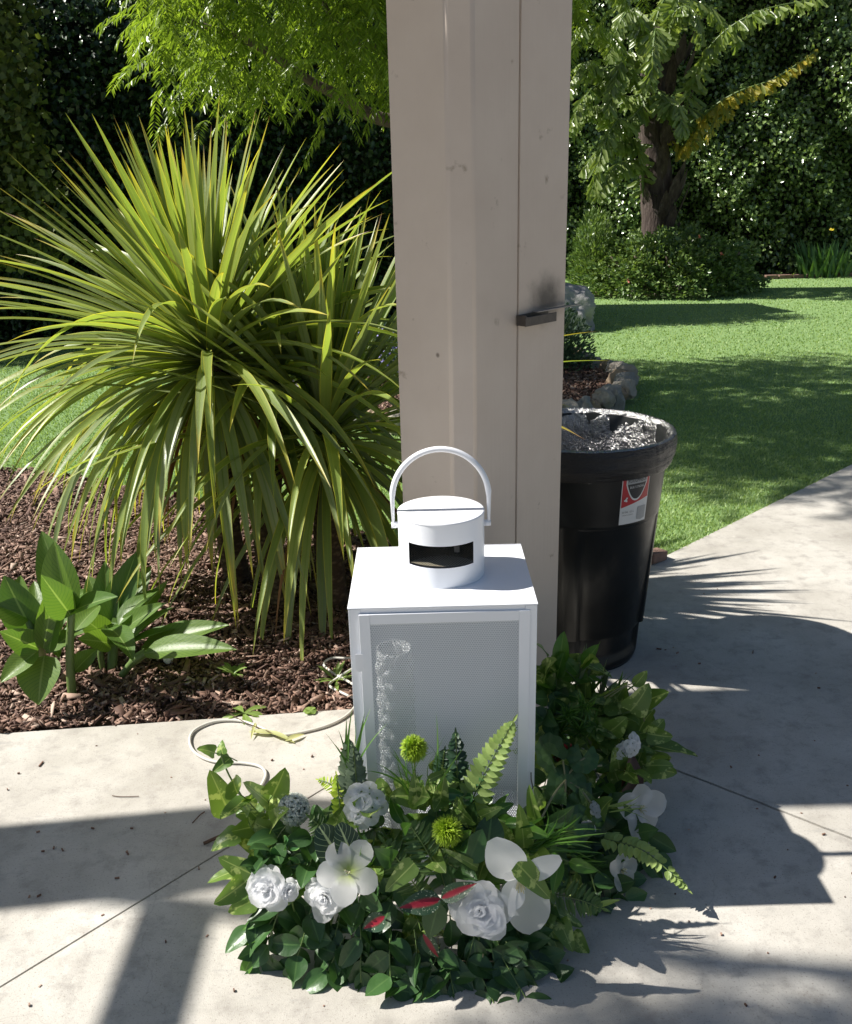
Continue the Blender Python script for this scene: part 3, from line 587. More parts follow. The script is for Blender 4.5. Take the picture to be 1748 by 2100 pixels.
broad(g3, [(232, 1310, 2.85, 340, 1235, 2.8, .08, (0, -.7, 1), .3), (230, 1320, 2.85, 345, 1190, 3.0, .07, (.3, -1, .6), .2), (225, 1300, 2.9, 280, 1130, 3.0, .11, (0, -1, .4), .2), (222, 1300, 2.9, 215, 1150, 3.0, .10, (0, -1, .4), .1),
           (228, 1290, 2.9, 180, 1180, 3.0, .11, (.3, -1, .4), .2), (225, 1310, 2.85, 155, 1255, 2.8, .09, (.2, -.8, .7), .3), (228, 1320, 2.8, 160, 1310, 2.7, .08, (.2, -.8, .7), .3), (235, 1300, 2.9, 310, 1160, 3.05, .12, (-.3, -1, .4), .15),
           (220, 1300, 2.9, 130, 1215, 3.0, .11, (.3, -1, .5), .2), (225, 1330, 2.8, 215, 1280, 2.8, .06, (0, -1, .5), .1)], 'clump of broad glossy leaves on pale forked stalks under the hanging spikes', [([g3 + V(0, 0, -.02), at(232, 1320, 2.85), at(232, 1290, 2.88)], .017), ([g3 + V(-.03, 0, -.02), at(205, 1330, 2.8), at(212, 1290, 2.85)], .010)])
g4 = gp(250, 1385)
broad(g4, [(295, 1340, 2.72, 485, 1330, 2.62, .10, (0, -.5, 1), .3), (290, 1330, 2.8, 470, 1280, 2.75, .10, (0, -.5, 1), .25)], 'low broad leaf plant leaning right across the mulch', [([g4, at(275, 1355, 2.72), at(300, 1338, 2.74)], [.012] * 5 + [.016] * 6)])

# ------------------------------------------------------------------ hedges, tree, palm
def hedge(name, a, b_, h, thick, n, lsz, mat, label, seed, rough=.35):
    r_ = np.random.default_rng(seed); a, b_ = np.array(a), np.array(b_); d = b_ - a; L = np.linalg.norm(d); d = d / L; nr = np.array([d[1], -d[0]])
    o = empty(name, (a[0], a[1], 0)); s = r_.uniform(0, L, n); z = r_.uniform(0, h, n)
    bul = .35 * np.sin(s * 1.7 + 1) * np.cos(z * 1.9 + s) + .22 * np.sin(s * 4.1 + z * 3) + .1 * np.sin(s * 9 - z * 8)
    dep = thick * .5 + rough * bul + r_.uniform(-.28, .12, n) + np.where(r_.random(n) < (.22 if rough < .5 else .5), r_.uniform(0, .3 if rough < .5 else .6, n), 0); top = r_.random(n) < .10; z = np.where(top, h + .2 * np.sin(s * 3) + r_.uniform(-.1, .15, n), z); dep = np.where(top, r_.uniform(-thick * .5, thick * .6, n), dep)
    pos = np.stack([a[0] + d[0] * s + nr[0] * dep, a[1] + d[1] * s + nr[1] * dep, z], 1)
    dr = np.stack([nr[0] * .7 + r_.normal(0, .6, n), nr[1] * .7 + r_.normal(0, .6, n), r_.normal(-.5, .6, n)], 1); n_ = np.stack([nr[0] + r_.normal(0, .7, n), nr[1] + r_.normal(0, .7, n), .5 + r_.normal(0, .6, n)], 1)
    f = leaves_np('foliage', pos, dr, n_, lsz * r_.uniform(.7, 1.25, n), lsz * r_.uniform(.55, .9, n), mat); child(f, o)
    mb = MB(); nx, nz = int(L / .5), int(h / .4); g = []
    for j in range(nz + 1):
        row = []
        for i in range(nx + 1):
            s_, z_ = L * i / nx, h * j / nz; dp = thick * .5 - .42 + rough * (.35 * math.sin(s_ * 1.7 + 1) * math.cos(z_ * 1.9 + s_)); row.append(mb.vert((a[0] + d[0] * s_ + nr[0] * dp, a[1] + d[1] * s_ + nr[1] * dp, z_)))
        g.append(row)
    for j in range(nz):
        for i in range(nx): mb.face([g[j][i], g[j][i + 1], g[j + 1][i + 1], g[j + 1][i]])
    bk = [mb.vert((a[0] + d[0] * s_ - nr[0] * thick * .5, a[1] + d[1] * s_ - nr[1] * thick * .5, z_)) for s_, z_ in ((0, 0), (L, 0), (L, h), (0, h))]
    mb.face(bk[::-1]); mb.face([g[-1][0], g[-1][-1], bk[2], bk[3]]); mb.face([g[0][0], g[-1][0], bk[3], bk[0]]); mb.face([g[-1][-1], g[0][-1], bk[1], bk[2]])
    c_ = mb.build('shade_backing', M['hedge_core']); child(c_, o); return tag(o, label, 'hedge')  # solid near-black backing stands in for the shade between the leaves
M['hedge_core'] = plain('shade_backing_sheet', (.012, .014, .008), .95, .4, 8, .5)
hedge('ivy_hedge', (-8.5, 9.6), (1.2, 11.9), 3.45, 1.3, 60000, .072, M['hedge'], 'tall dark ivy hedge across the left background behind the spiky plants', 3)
hedge('leafy_hedge', (-.2, 18.0), (12, 15.5), 6.2, 1.4, 120000, .078, M['hedge_far'], 'tall sun-flecked leafy hedge at the far end of the lawn on the right', 4, 1.3)
# vine at far left, in front of the ivy
n = 9000; s_ = rng.random((n, 3)); pos = np.stack([-4.5 + 1.15 * s_[:, 0] ** 1.3 + .1 * rng.normal(0, 1, n), 8.7 + .45 * s_[:, 1], .9 + 2.7 * s_[:, 2]], 1)
vo_ = empty('grape_vine', (-4.3, 8.9, 0)); f = leaves_np('foliage', pos, rng.normal(0, 1, (n, 3)) + [0, -.4, -.5], rng.normal(0, .6, (n, 3)) + [-.3, -1, .6], .075, .075, M['vine']); child(f, vo_)
mb = MB(); mb.tube(smooth_path([V(-4.3, 8.9, -.05), V(-4.2, 8.95, 1), V(-4.35, 8.85, 2.2), V(-4.2, 8.9, 3.3)], 4), .03); place(mb, 'stem', M['bark'], vo_); tag(vo_, 'dull olive broad leaved vine hanging at the left edge before the hedge', 'vine')

def feather(name, centres, parent, mat, comp=13, Lc=.30, lf=.074, seed=1, perc=5, wr=.20, spread=.28):
    """compound leaves: drooping rachis with paired leaflets"""
    r_ = np.random.default_rng(seed); P_, D_, N_ = [], [], []
    for c_ in centres:
        for k in range(perc):
            az = r_.uniform(0, 6.283); el = r_.uniform(-.7, .5); d = np.array([math.cos(az) * math.cos(el), math.sin(az) * math.cos(el), math.sin(el)])
            p = np.array(c_) + r_.normal(0, spread * .5, 3); L = Lc * r_.uniform(.7, 1.25)
            for q in range(comp):
                t_ = (q + 1) / comp; dd_ = d + np.array([0, 0, -1.1 * t_]); dd_ /= np.linalg.norm(dd_); p = p + dd_ * L / comp
                sd = np.cross(dd_, [0, 0, 1]); sd /= max(1e-6, np.linalg.norm(sd))
                for s in (-1, 1): P_.append(p); D_.append(dd_ * .55 + sd * s * .75 + np.array([0, 0, -.45]) + r_.normal(0, .12, 3)); N_.append(np.array([0, 0, 1]) + dd_ * .3 + r_.normal(0, .25, 3))
    P_, D_, N_ = map(np.array, (P_, D_, N_)); n = len(P_); return leaves_np(name, P_, D_, N_, lf * r_.uniform(.75, 1.25, n), lf * wr, mat, belly=.4)
# overhanging tree: trunk stands behind the post
TB = V(.45, 7.3, 0); tree = empty('feathery_tree', TB)
cents = []; random.seed(5)
outline = [(325, -60), (300, 60), (296, 105), (322, 145), (368, 170), (375, 215), (385, 255), (395, 282), (420, 255), (470, 265), (500, 215), (560, 195), (640, 215), (720, 235), (800, 225), (1000, 210), (1100, 150), (1200, 120), (1200, -60)]
def inside(px, py):
    c_ = False
    for i in range(len(outline)):
        x1, y1 = outline[i]; x2, y2 = outline[(i + 1) % len(outline)]
        if (y1 > py) != (y2 > py) and px < (x2 - x1) * (py - y1) / (y2 - y1) + x1: c_ = not c_
    return c_
while len(cents) < 250:
    px, py = rnd(235, 1190), rnd(-60, 285)
    if inside(px, py + 16):
        dd_ = rnd(6.0, 8.4); cents.append(at(px, py - 22, dd_))
for k in range(300):
    a, r_ = rnd(0, 6.283), 2.15 * math.sqrt(random.random()); zc = rnd(2.95, 4.3); s = 1 - .25 * (zc - 2.9) / 1.5; cents.append(V(-.15 + r_ * math.cos(a) * 1.05 * s, 7.15 + r_ * math.sin(a) * .75 * s, zc))
for k in range(330): cents.append(V(rnd(-1.95, .3), rnd(4.95, 6.7) + .25 * math.sin(k), rnd(3.2, 4.1)))
f = feather('foliage', cents, None, M['tree'], perc=4, seed=2); child(f, tree)
mb = MB(); mb.tube(smooth_path([TB + V(0, 0, -.1), TB + V(.03, 0, 1), TB + V(-.02, 0, 1.75)], 5), [.14] * 3 + [.12] * 4 + [.11] * 4, 12)
place(mb, 'trunk', M['bark'], tree)
for pts, r0 in (([TB + V(0, 0, 1.65), at(850, 262, 7.2), at(765, 238, 7.1), at(700, 198, 7.05), at(640, 168, 7.0), at(520, 90, 6.9), at(380, 40, 6.8)], .062), ([TB + V(0, 0, 1.7), at(900, 150, 7.3), at(780, 100, 7.3), at(700, 60, 7.3), at(640, -40, 7.3)], .05), ([TB + V(0, 0, 1.7), TB + V(.3, 0, 2.4), TB + V(.9, .1, 3.2)], .06), ([TB + V(0, 0, 1.7), TB + V(-.2, .2, 2.6), TB + V(-.7, -.3, 3.6)], .055)):
    p_ = smooth_path(pts, 5); mb = MB(); mb.tube(p_, [r0 * (1 - .75 * i / len(p_)) + .004 * noise.noise(q * 14) for i, q in enumerate(p_)], 10); place(mb, 'branch', M['bark'], tree)
tag(tree, 'feathery green tree overhanging the upper left, its branch reaching behind the post', 'tree')
# shade tree out of the frame to the left that dapples the far lawn
T2 = V(-1.6, 13.2, 0)
# fishtail palm
PB = at(1347, 560, 13.9); PB.z = 0; palm = empty('fishtail_palm', PB)
mb = MB(); tp_ = at(1340, 175, 13.9); pts = smooth_path([PB + V(0, 0, -.1), at(1349, 470, 13.9), at(1345, 350, 13.9), at(1338, 240, 13.9), tp_, tp_ + V(-.02, 0, .7)], 5)
mb.tube(pts, [.25 - .09 * i / len(pts) + .02 * noise.noise(p * 5) for i, p in enumerate(pts)], 16)
for k in range(26):
    z_ = rnd(.5, 3.0); a = rnd(3.4, 6.1); r0 = .24; c_ = PB + V(math.cos(a) * r0 * .92, math.sin(a) * r0 * .92, z_); mb.leaf(c_, V(math.cos(a) * .25, math.sin(a) * .25, rnd(.8, 1)), V(math.cos(a), math.sin(a), 0), rnd(.3, .6), .16, 'lance', -.15, .1, 4, 2)
place(mb, 'trunk', M['palm_bark'], palm)
def frond(pts, mat, name='frond', ll=.24, n=34, seed=1, gap=0.0, side=1.0):
    n = int(n * 1.8); random.seed(seed); p_ = smooth_path(pts, 8); mb = MB(); L = len(p_); mb.tube(p_, [.018 * (1 - .8 * i / L) + .003 for i in range(L)], 6, m=1)
    for k in range(n):
        q = .12 + .88 * (k + rnd(-.3, .3)) / n; i = min(L - 2, int(q * (L - 1))); d = (p_[i + 1] - p_[i]).normalized(); sd = d.cross(V(0, 0, 1)).normalized()
        for s in (-1, 1):
            for j in range(2):
                dr = sd * s * rnd(.25, .8) * side + d * rnd(.1, .5) + V(0, 0, rnd(-1.0, -.25)); nr = V(-sd.y * .2, -1, .5) + rdir() * .6
                mb.leaf(p_[i] + rdir() * .03, dr, nr, ll * rnd(.5, 1.05) * (1 - .35 * q ** 3), ll * .25, 'fan', rnd(-.2, .5), .2, 2, 2, 0)
    return place(mb, name, [M[mat], M['stemg']], palm)
cr_ = tp_ + V(0, 0, .45)
frond([cr_, at(1395, 270, 13.8), at(1420, 165, 13.4), at(1470, 80, 13.1), at(1560, 22, 12.9), at(1690, -5, 12.8)], 'palm', n=44, seed=1, ll=.27)
frond([tp_, at(1400, 300, 13.7), at(1445, 235, 13.5), at(1510, 190, 13.3), at(1590, 160, 13.2), at(1672, 105, 13.1)], 'palm_y', n=36, seed=2, ll=.25)
fy = frond([at(1465, 225, 13.5), at(1500, 225, 13.4), at(1468, 250, 13.3), at(1449, 290, 13.3)], 'palm_y', n=12, seed=3, ll=.14)
for i, (pts, mt_) in enumerate([([cr_, at(1290, 110, 13.5), at(1240, 60, 13.2), at(1190, 60, 13), at(1150, 110, 12.9)], 'palm'), ([tp_, at(1290, 200, 13.6), at(1240, 170, 13.3), at(1200, 200, 13.1), at(1170, 260, 13)], 'palm'),
                                ([at(1310, 310, 13.9), at(1285, 275, 13.6), at(1250, 230, 13.4), at(1215, 220, 13.3), at(1180, 250, 13.2)], 'palm'), ([at(1322, 430, 13.9), at(1312, 300, 13.6), at(1285, 290, 13.5), at(1240, 300, 13.3), at(1195, 350, 13.2)], 'palm'),
                                ([cr_, at(1330, 60, 13.3), at(1300, 20, 13), at(1270, 50, 12.8), at(1250, 120, 12.7)], 'palm'), ([cr_, at(1360, 70, 13.3), at(1390, 20, 13.1), at(1420, 20, 13), at(1440, 80, 12.9)], 'palm'),
                                ([cr_, at(1350, 90, 13.2), at(1345, 60, 12.9), at(1340, 100, 12.6), at(1335, 170, 12.5)], 'palm'), ([cr_, at(1310, 40, 13.6), at(1260, -30, 13.4), at(1210, -40, 13.3), at(1160, 0, 13)], 'palm'),
                                ([cr_, at(1380, 40, 13.6), at(1400, -40, 13.5), at(1500, -90, 13.3), at(1640, -70, 13)], 'palm'), ([tp_, at(1300, 150, 13.3), at(1275, 130, 13), at(1262, 170, 12.9), at(1250, 230, 12.8)], 'palm'),
                                ([at(1325, 330, 13.9), at(1290, 330, 13.6), at(1255, 350, 13.3), at(1225, 400, 13.1)], 'palm'), ([tp_, at(1300, 240, 13.4), at(1265, 250, 13.1), at(1235, 310, 12.9), at(1215, 390, 12.8)], 'palm'),
                                ([tp_, at(1370, 210, 13.3), at(1390, 220, 13.1), at(1400, 270, 13)], 'palm'), ([cr_, at(1250, 140, 13.2), at(1200, 130, 13), at(1165, 190, 12.9)], 'palm'),
                                ([cr_, at(1350, 30, 13.8), at(1380, -10, 14), at(1460, 20, 14.3), at(1520, 90, 14.5)], 'palm')]):
    frond(pts, mt_, n=30, seed=20 + i, ll=.25)
tag(palm, 'fishtail palm with dark shaggy trunk and ragged fronds beyond the lawn', 'tree')

# shrub round the palm
n = 15000; u = rng.normal(0, 1, (n, 3)); u = nrmz(u); u[:, 2] = np.abs(u[:, 2]) * 1.1 - .12; k = rng.uniform(.72, 1.03, n)[:, None]
bump = 1 + .10 * np.sin(u[:, :1] * 9 + 1) * np.cos(u[:, 1:2] * 7) + .07 * np.sin(u[:, :1] * 21 + u[:, 2:] * 17)
pos = u * k * bump * np.array([1.28, .95, .72]) + np.array([3.55, 13.55, .12]); pos = pos[pos[:, 2] > .0]; n = len(pos)
shr = empty('round_shrub', (3.55, 13.6, 0)); f = leaves_np('foliage', pos, (pos - np.array([3.55, 13.55, 0])) + rng.normal(0, .6, (n, 3)), rng.normal(0, .6, (n, 3)) + [0, -.5, .9], .065, .045, M['shrub']); child(f, shr)
mb = MB()
for k in range(14): a = k * .45; mb.tube([V(3.55 + .5 * math.cos(a), 13.6 + .35 * math.sin(a), 0), V(3.55 + 1.0 * math.cos(a), 13.6 + .7 * math.sin(a), .55)], .015, 5)
place(mb, 'stem', M['bark'], shr); mb = MB()
for (px, py) in ((1435, 485), (1290, 575), (1375, 545), (1482, 520)): c_ = at(px, py, 12.75); [mb.leaf(c_, rdir(), rdir(), .035, .03, 'round', 0, 0, 2, 2) for _ in range(6)]
place(mb, 'blossoms', M['pinkpetal'], shr); tag(shr, 'low rounded green shrub wrapped round the foot of the palm', 'shrub')
# iris clump
ir = empty('iris_clump', (6.45, 15.2, 0)); mb = MB(); random.seed(3)
for k in range(110):
    a = rnd(0, 6.28); r_ = rnd(0, .42); b_ = V(6.45 + r_ * math.cos(a), 15.2 + r_ * .6 * math.sin(a), 0); mb.leaf(b_, V(rnd(-.5, .5), rnd(-.5, .3), 1), V(0, -1, .3), rnd(.3, .68), .045, 'blade', rnd(0, .9), .15, 6, 2)
place(mb, 'blades', M['iris'], ir); mb = MB(); c_ = at(1708, 472, 15.1); [mb.leaf(c_, rdir(0), rdir(), .055, .03, 'lance', .5, .1, 3, 2) for _ in range(6)]
place(mb, 'flower', M['yellowpetal'], ir); tag(ir, 'clump of upright iris leaves with a yellow bloom before the far hedge', 'plant')
mb = MB(); random.seed(4)
for k in range(46): mb.box(0, .20, 0, .09, -.03, .055 + rnd(-.006, .006), mat=Matrix.Translation((4.6 + k * .222, 14.95 + k * .024, 0)) @ Matrix.Rotation(.1 + rnd(-.03, .03), 4, 'Z'))
tag(mb.build('brick_edging', M['brick'], smooth=False, bevel=.006), 'low reddish brick edging between the far lawn and the hedge bed', 'edging')
poly_sheet('hedge_bed', [(4.6, 15.04), (14.8, 16.1), (14.8, 17.6), (4.2, 16.3)], .01, M['soil'])

# rocks
def rock(name, c, size, seed, mat, sub=4, flatb=True, amp=.28, parent=None):
    import bmesh
    bm = bmesh.new(); bmesh.ops.create_icosphere(bm, subdivisions=sub, radius=1)
    for v_ in bm.verts:
        p = v_.co.normalized(); k = 1 + amp * noise.noise(p * 1.3 + V(seed, 0, 0)) + amp * .5 * noise.noise(p * 3.1 + V(seed, 5, 0)) + amp * .18 * noise.noise(p * 8 + V(0, seed, 0))
        q = p * k
        for ax in range(3): q[ax] = math.copysign(min(abs(q[ax]), .86 + .08 * noise.noise(p * 2 + V(0, 0, seed))), q[ax])
        v_.co = V(q.x * size[0], q.y * size[1], q.z * size[2])
    me = bpy.data.meshes.new(name); bm.to_mesh(me); bm.free(); me.materials.append(mat)
    for p in me.polygons: p.use_smooth = sub > 3
    o = bpy.data.objects.new(name, me); C.objects.link(o); o.location = c; return o
bo = rock('boulder', V(1.52, 10.25, .10), (.42, .32, .42), 3.3, M['boulder'], 5, amp=.42); tag(bo, 'grey weathered boulder on the lawn half hidden by the post', 'rock')
rocks = [rock('edging_stone', (0, 0, -5), (.13, .10, .10), 10 + k * 3.7, M['rocks'][k % 3], 3, amp=.4) for k in range(6)]; RX = .26
random.seed(12); cnt = 0
for k in range(62):
    a = 2 * math.pi * k / 62; x, y = RX + 1.30 * math.cos(a), 7.2 + 1.42 * math.sin(a)
    src = rocks[k % 6]; o = src if cnt < 6 else src.copy()
    if cnt >= 6: C.objects.link(o)
    cnt += 1; s = rnd(.52, .9); o.location = (x + rnd(-.03, .03), y + rnd(-.03, .03), .065 + rnd(-.01, .04)); o.scale = (s, s, s * rnd(.9, 1.45)); o.rotation_euler = (rnd(-.3, .3), rnd(-.3, .3), rnd(0, 6))
    tag(o, 'rough pale stone in the ring edging the round mulch bed', 'stone', 'stones ringing the round bed')
poly_sheet('round_bed', [(RX + 1.28 * math.cos(2 * math.pi * k / 40), 7.2 + 1.38 * math.sin(2 * math.pi * k / 40)) for k in range(40)], .05, M['soil'])
def ell(n): a = rng.uniform(0, 6.283, n); r_ = np.sqrt(rng.random(n)); return np.stack([RX + 1.22 * r_ * np.cos(a), 7.2 + 1.32 * r_ * np.sin(a)], 1)
chips('bark_mulch', 9000, ell, lambda p: np.full(len(p), .055), .03, .07, 'dark bark mulch inside the ring of stones')
random.seed(31)
for k in range(9):
    px = 1225 + k * 24 + rnd(-8, 8); p = gp(px, 607 - (k > 5) * 4 * (k - 5)); o = rock('border_stone', p + V(0, 0, .03), (rnd(.07, .12), .08, rnd(.05, .08)), 50 + k, M['rocks'][k % 2], 3); tag(o, 'small pale border stone at the foot of the round shrub', 'stone', 'border stones before the round shrub')
def bush(name, c, size, n, ls, mat, label, flower=None, seed=1):
    r_ = np.random.default_rng(seed); u = nrmz(r_.normal(0, 1, (n, 3))); u[:, 2] = np.abs(u[:, 2]); pos = u * r_.uniform(.4, 1.05, n)[:, None] * np.array(size) + np.array(c)
    o = empty(name, c); f = leaves_np('foliage', pos, u + r_.normal(0, .5, (n, 3)) + [0, 0, .4], r_.normal(0, 1, (n, 3)), ls, ls * .35, mat); child(f, o)
    mb = MB(); random.seed(seed)
    for k in range(16): a = rnd(0, 6.28); mb.tube([V(*c), V(*c) + V(math.cos(a) * size[0] * .7, math.sin(a) * size[1] * .7, size[2] * .75)], .006, 5)
    place(mb, 'stem', M['stemg'], o)
    if flower:
        m = 900; u = nrmz(r_.normal(0, 1, (m, 3))); u[:, 2] = np.abs(u[:, 2]) * .8 + .1; pos = u * r_.uniform(.95, 1.12, m)[:, None] * np.array(size) + np.array(c); f = leaves_np('blossoms', pos, r_.normal(0, 1, (m, 3)), r_.normal(0, 1, (m, 3)), .026, .022, M[flower]); child(f, o)
    return tag(o, label, 'shrub')
bush('grey_green_bush', (1.02, 7.75, .06), (.42, .4, .52), 3800, .05, M['bush_blue'], 'grey green wiry bush inside the stone ring right of the post')
bush('upright_bush', (2.52, 13.75, .0), (.36, .40, 1.12), 5000, .075, M['shrub'], 'taller upright green bush against the left side of the round shrub', seed=8)
bush('lilac_bush', (-.35, 7.4, .06), (.42, .40, .42), 2600, .05, M['bush_blue'], 'small bush with lilac flowers in the round bed left of the post', 'purple', 4)

# ------------------------------------------------------------------ small things on the ground
def ground_path(px): return [gp(x, y, z) for x, y, z in px]
cab = empty('power_cable', gp(640, 1490)); mb = MB()
mb.tube(smooth_path(ground_path([(745, 1420, .01), (722, 1457, .006), (690, 1480, .006), (640, 1497, .006), (575, 1507, .006), (530, 1490, .006), (490, 1478, .006), (440, 1480, .006), (400, 1497, .006), (389, 1520, .006), (402, 1545, .006), (440, 1562, .006), (500, 1565, .006), (535, 1573, .006), (545, 1590, .006), (532, 1618, .006), (512, 1645, .006), (512, 1672, .006), (540, 1700, .006)]), 8), .0042, 10)
place(mb, 'main_run', M['cable'], cab); mb = MB()
mb.tube(smooth_path(ground_path([(745, 1345, .02), (712, 1350, .02), (680, 1350, .02), (664, 1362, .015), (680, 1378, .012), (705, 1392, .02), (735, 1410, .03)]), 8), .0042, 10)
mb.tube(smooth_path(ground_path([(735, 1365, .03), (712, 1378, .03), (690, 1392, .01), (676, 1406, .006), (700, 1420, .006), (728, 1432, .006), (760, 1440, .006)]), 8), .0042, 10)
place(mb, 'coil', M['cable'], cab); tag(cab, 'cream power cable winding over the concrete from behind the lantern', 'cable')
def weed(px, py, r_, n, label, seed, el=.5, w_=.3):
    random.seed(seed); c_ = gp(px, py); o = empty('weed', c_); mb = MB()
    for k in range(n): a = k * 2.4 + rnd(-.3, .3); mb.leaf(c_ + V(0, 0, .004), V(math.cos(a), math.sin(a), el * rnd(.4, 1.4)), V(0, 0, 1), r_ * rnd(.7, 1.15), r_ * w_, 'spoon', .5, .12, 5, 2)
    place(mb, 'leaves', M['weed'], o); return tag(o, label, 'weed')
weed(480, 1385, .055, 10, 'small bright rosette weed alone in the mulch', 1, .9); weed(690, 1385 + 15, .085, 14, 'grassy weed tuft hugging the left side of the lantern', 2, .8, .14)
weed(500, 1465, .075, 5, 'pale two lobed weed lying over the concrete edge', 3, .15, .35); weed(637, 1461, .022, 9, 'tiny round leaved weed at the concrete edge', 4, .3, .8)
random.seed(77)
def twig(pts, r_, label, leaves=()):
    c_ = gp(*pts[0][:2]); o = empty('fallen_twig', c_); mb = MB(); mb.tube(smooth_path(ground_path(pts), 5), r_, 6); place(mb, 'stem', M['twig'], o)
    if leaves:
        mb = MB()
        for (x0, y0, x1, y1, w_) in leaves: leafpp(mb, gp(x0, y0, .008), gp(x1, y1, .008), w_, (rnd(-.3, .3), -.3, 1), 'lance', .5, .2, rows=7, cols=2)
        place(mb, 'withered_leaves', M['dry'], o)
    return tag(o, label, 'twig')
twig([(455, 1452, .004), (500, 1480, .012), (550, 1500, .014), (570, 1512, .01)], .0011, 'thin dry twig with withered yellow leaves on the pale concrete', [(560, 1505, 510, 1500, .018), (545, 1500, 605, 1522, .016), (585, 1520, 625, 1505, .016), (525, 1482, 515, 1515, .010)])
twig([(418, 1730, .006), (440, 1720, .007), (459, 1712, .006)], .0042, 'short thick dark stick in the shaded paving by the garland')
twig([(395, 1688, .004), (410, 1672, .005), (420, 1665, .004)], .0016, 'slender dark twig in the shade left of the garland')
twig([(230, 1632, .003), (250, 1634, .003), (285, 1633, .003)], .001, 'fine curved wisp of twig on sunlit concrete')
mb = MB(); random.seed(9)
mbx = [(84, 1566, 22), (38, 1300, 0), (78, 1705, 8), (270, 1698, 7), (190, 1698, 8), (110, 1738, 8), (88, 1745, 7), (128, 1742, 9), (262, 1750, 7), (80, 1836, 9), (60, 1838, 6), (408, 1780, 8), (260, 1746, 5), (38, 1585, 6), (15, 1618, 5), (640, 1550, 8), (558, 1558, 6), (700, 1535, 5), (1390, 1338, 10), (1352, 1330, 16), (1545, 1336, 18), (1435, 1360, 8), (1680, 1410, 8), (1330, 1572, 6), (1500, 1572, 6), (1590, 1798, 6), (1690, 1710, 8), (1750, 1790, 6), (1480, 1915, 6), (560, 1740, 6), (1530, 2060, 6), (340, 1930, 5), (60, 2060, 6), (240, 1800, 10), (480, 2030, 6)]
for (x, y, s) in mbx:
    if not s: continue
    c_ = gp(x, y, .004); a = rnd(0, 3.14); mb.cv = .2 + random.random() * .6; L = s / 1900.; mb.box(-L, L, -.0014, .0014, -.003, .001, mat=Matrix.Translation(c_) @ Matrix.Rotation(a, 4, 'Z'))
for k in range(90):
    x, y = rnd(-1.1, 1.6), rnd(1.2, 3.3); 
    if (x < 0.1 and y > 2.45): continue
    mb.cv = random.random(); L = rnd(.001, .0035); mb.box(-L, L, -.0015, .0015, 0, .002, mat=Matrix.Translation((x, y, .0)) @ Matrix.Rotation(rnd(0, 3), 4, 'Z'))
tag(mb.build('leaf_litter', M['chip'], smooth=False), 'scattered crumbs of bark and dry litter on the concrete', 'litter', kind='stuff')
mb = MB(); leafpp(mb, gp(165, 2022 - 80, .004), gp(238, 1935, .012), .03, (0, -.2, 1), 'lance', .3, .2)
fl = rock('white_tuft', gp(345, 1352, .015), (.017, .014, .016), 91, M['whitefluff'], 4, amp=.5); tag(fl, 'small white fluffy lump on the dark mulch', 'tuft')
bk_ = MB(); bk_.box(-.05, .05, -.03, .03, 0, .045); o = bk_.build('brick_piece', M['brick'], smooth=False, bevel=.006); o.location = gp(1342, 1150); o.rotation_euler = (0, .1, .7); tag(o, 'broken red brick piece at the lawn corner beside the bin', 'brick')

# ------------------------------------------------------------------ artificial flowers and greenery round the lantern
CAMDIR = lambda p: (CAMP - Vector(p)).normalized()
def garland_d(px, py):      # how far the bank of greenery stands at that height
    return 1.455 + .20 * max(0, (1990 - py) / 470) ** 1.3 + .00010 * abs(px - 790) - .0008 * max(0, py - 1950)
G = empty('flower_garland', gp(800, 1900)); G2 = empty('flower_bunch', gp(1230, 1760))
def sprig(root, p, out, kind, n, size, name='leaf_sprig'):
    """a short stem with leaves set along it"""
    mb = MB(); out = Vector(out).normalized(); L = size * (1.3 + .12 * n); pts = []; q = Vector(p) - out * L * .6; d = out.copy()
    for i in range(7): pts.append(q.copy()); q = q + d * L / 6; d = (d + V(0, 0, -.06) + rdir() * .08).normalized()
    mb.tube(pts, .0013, 5, m=1); prof, mt, wr, bd, sz = {'dark': ('ovate', 'dark', .64, .5, 1.08), 'pothos': ('heart', 'pothos', .78, .45, 1.15), 'jade': ('spoon', 'jade', .5, .3, .95), 'fresh': ('ovate', 'fresh', .45, .6, 1.05), 'sage': ('round', 'sage', .95, .2, .5)}[kind]
    view = CAMDIR(p)
    for k in range(n):
        t_ = (k + 1) / n; i = min(6, int(t_ * 6.0)); sd = out.cross(view).normalized() * (1 if k % 2 else -1); dr = sd * rnd(.35, .95) + out * rnd(.2, .8) + rdir() * .45
        if k == n - 1: dr = out + rdir() * .2
        nr = view * .9 + V(-.15, 0, .5) + rdir() * .75; mb.leaf(pts[i], dr, nr, size * sz * rnd(.75, 1.2), size * sz * wr * rnd(.85, 1.1), prof, bd * rnd(-.1, 1.9), rnd(.02, .10), 9, 4, 0, twist=rnd(-.5, .5), ruffle=.02, cup=rnd(.05, .22))
    o = mb.build(name, [M[mt], M['stemg']]); child(o, root); return o
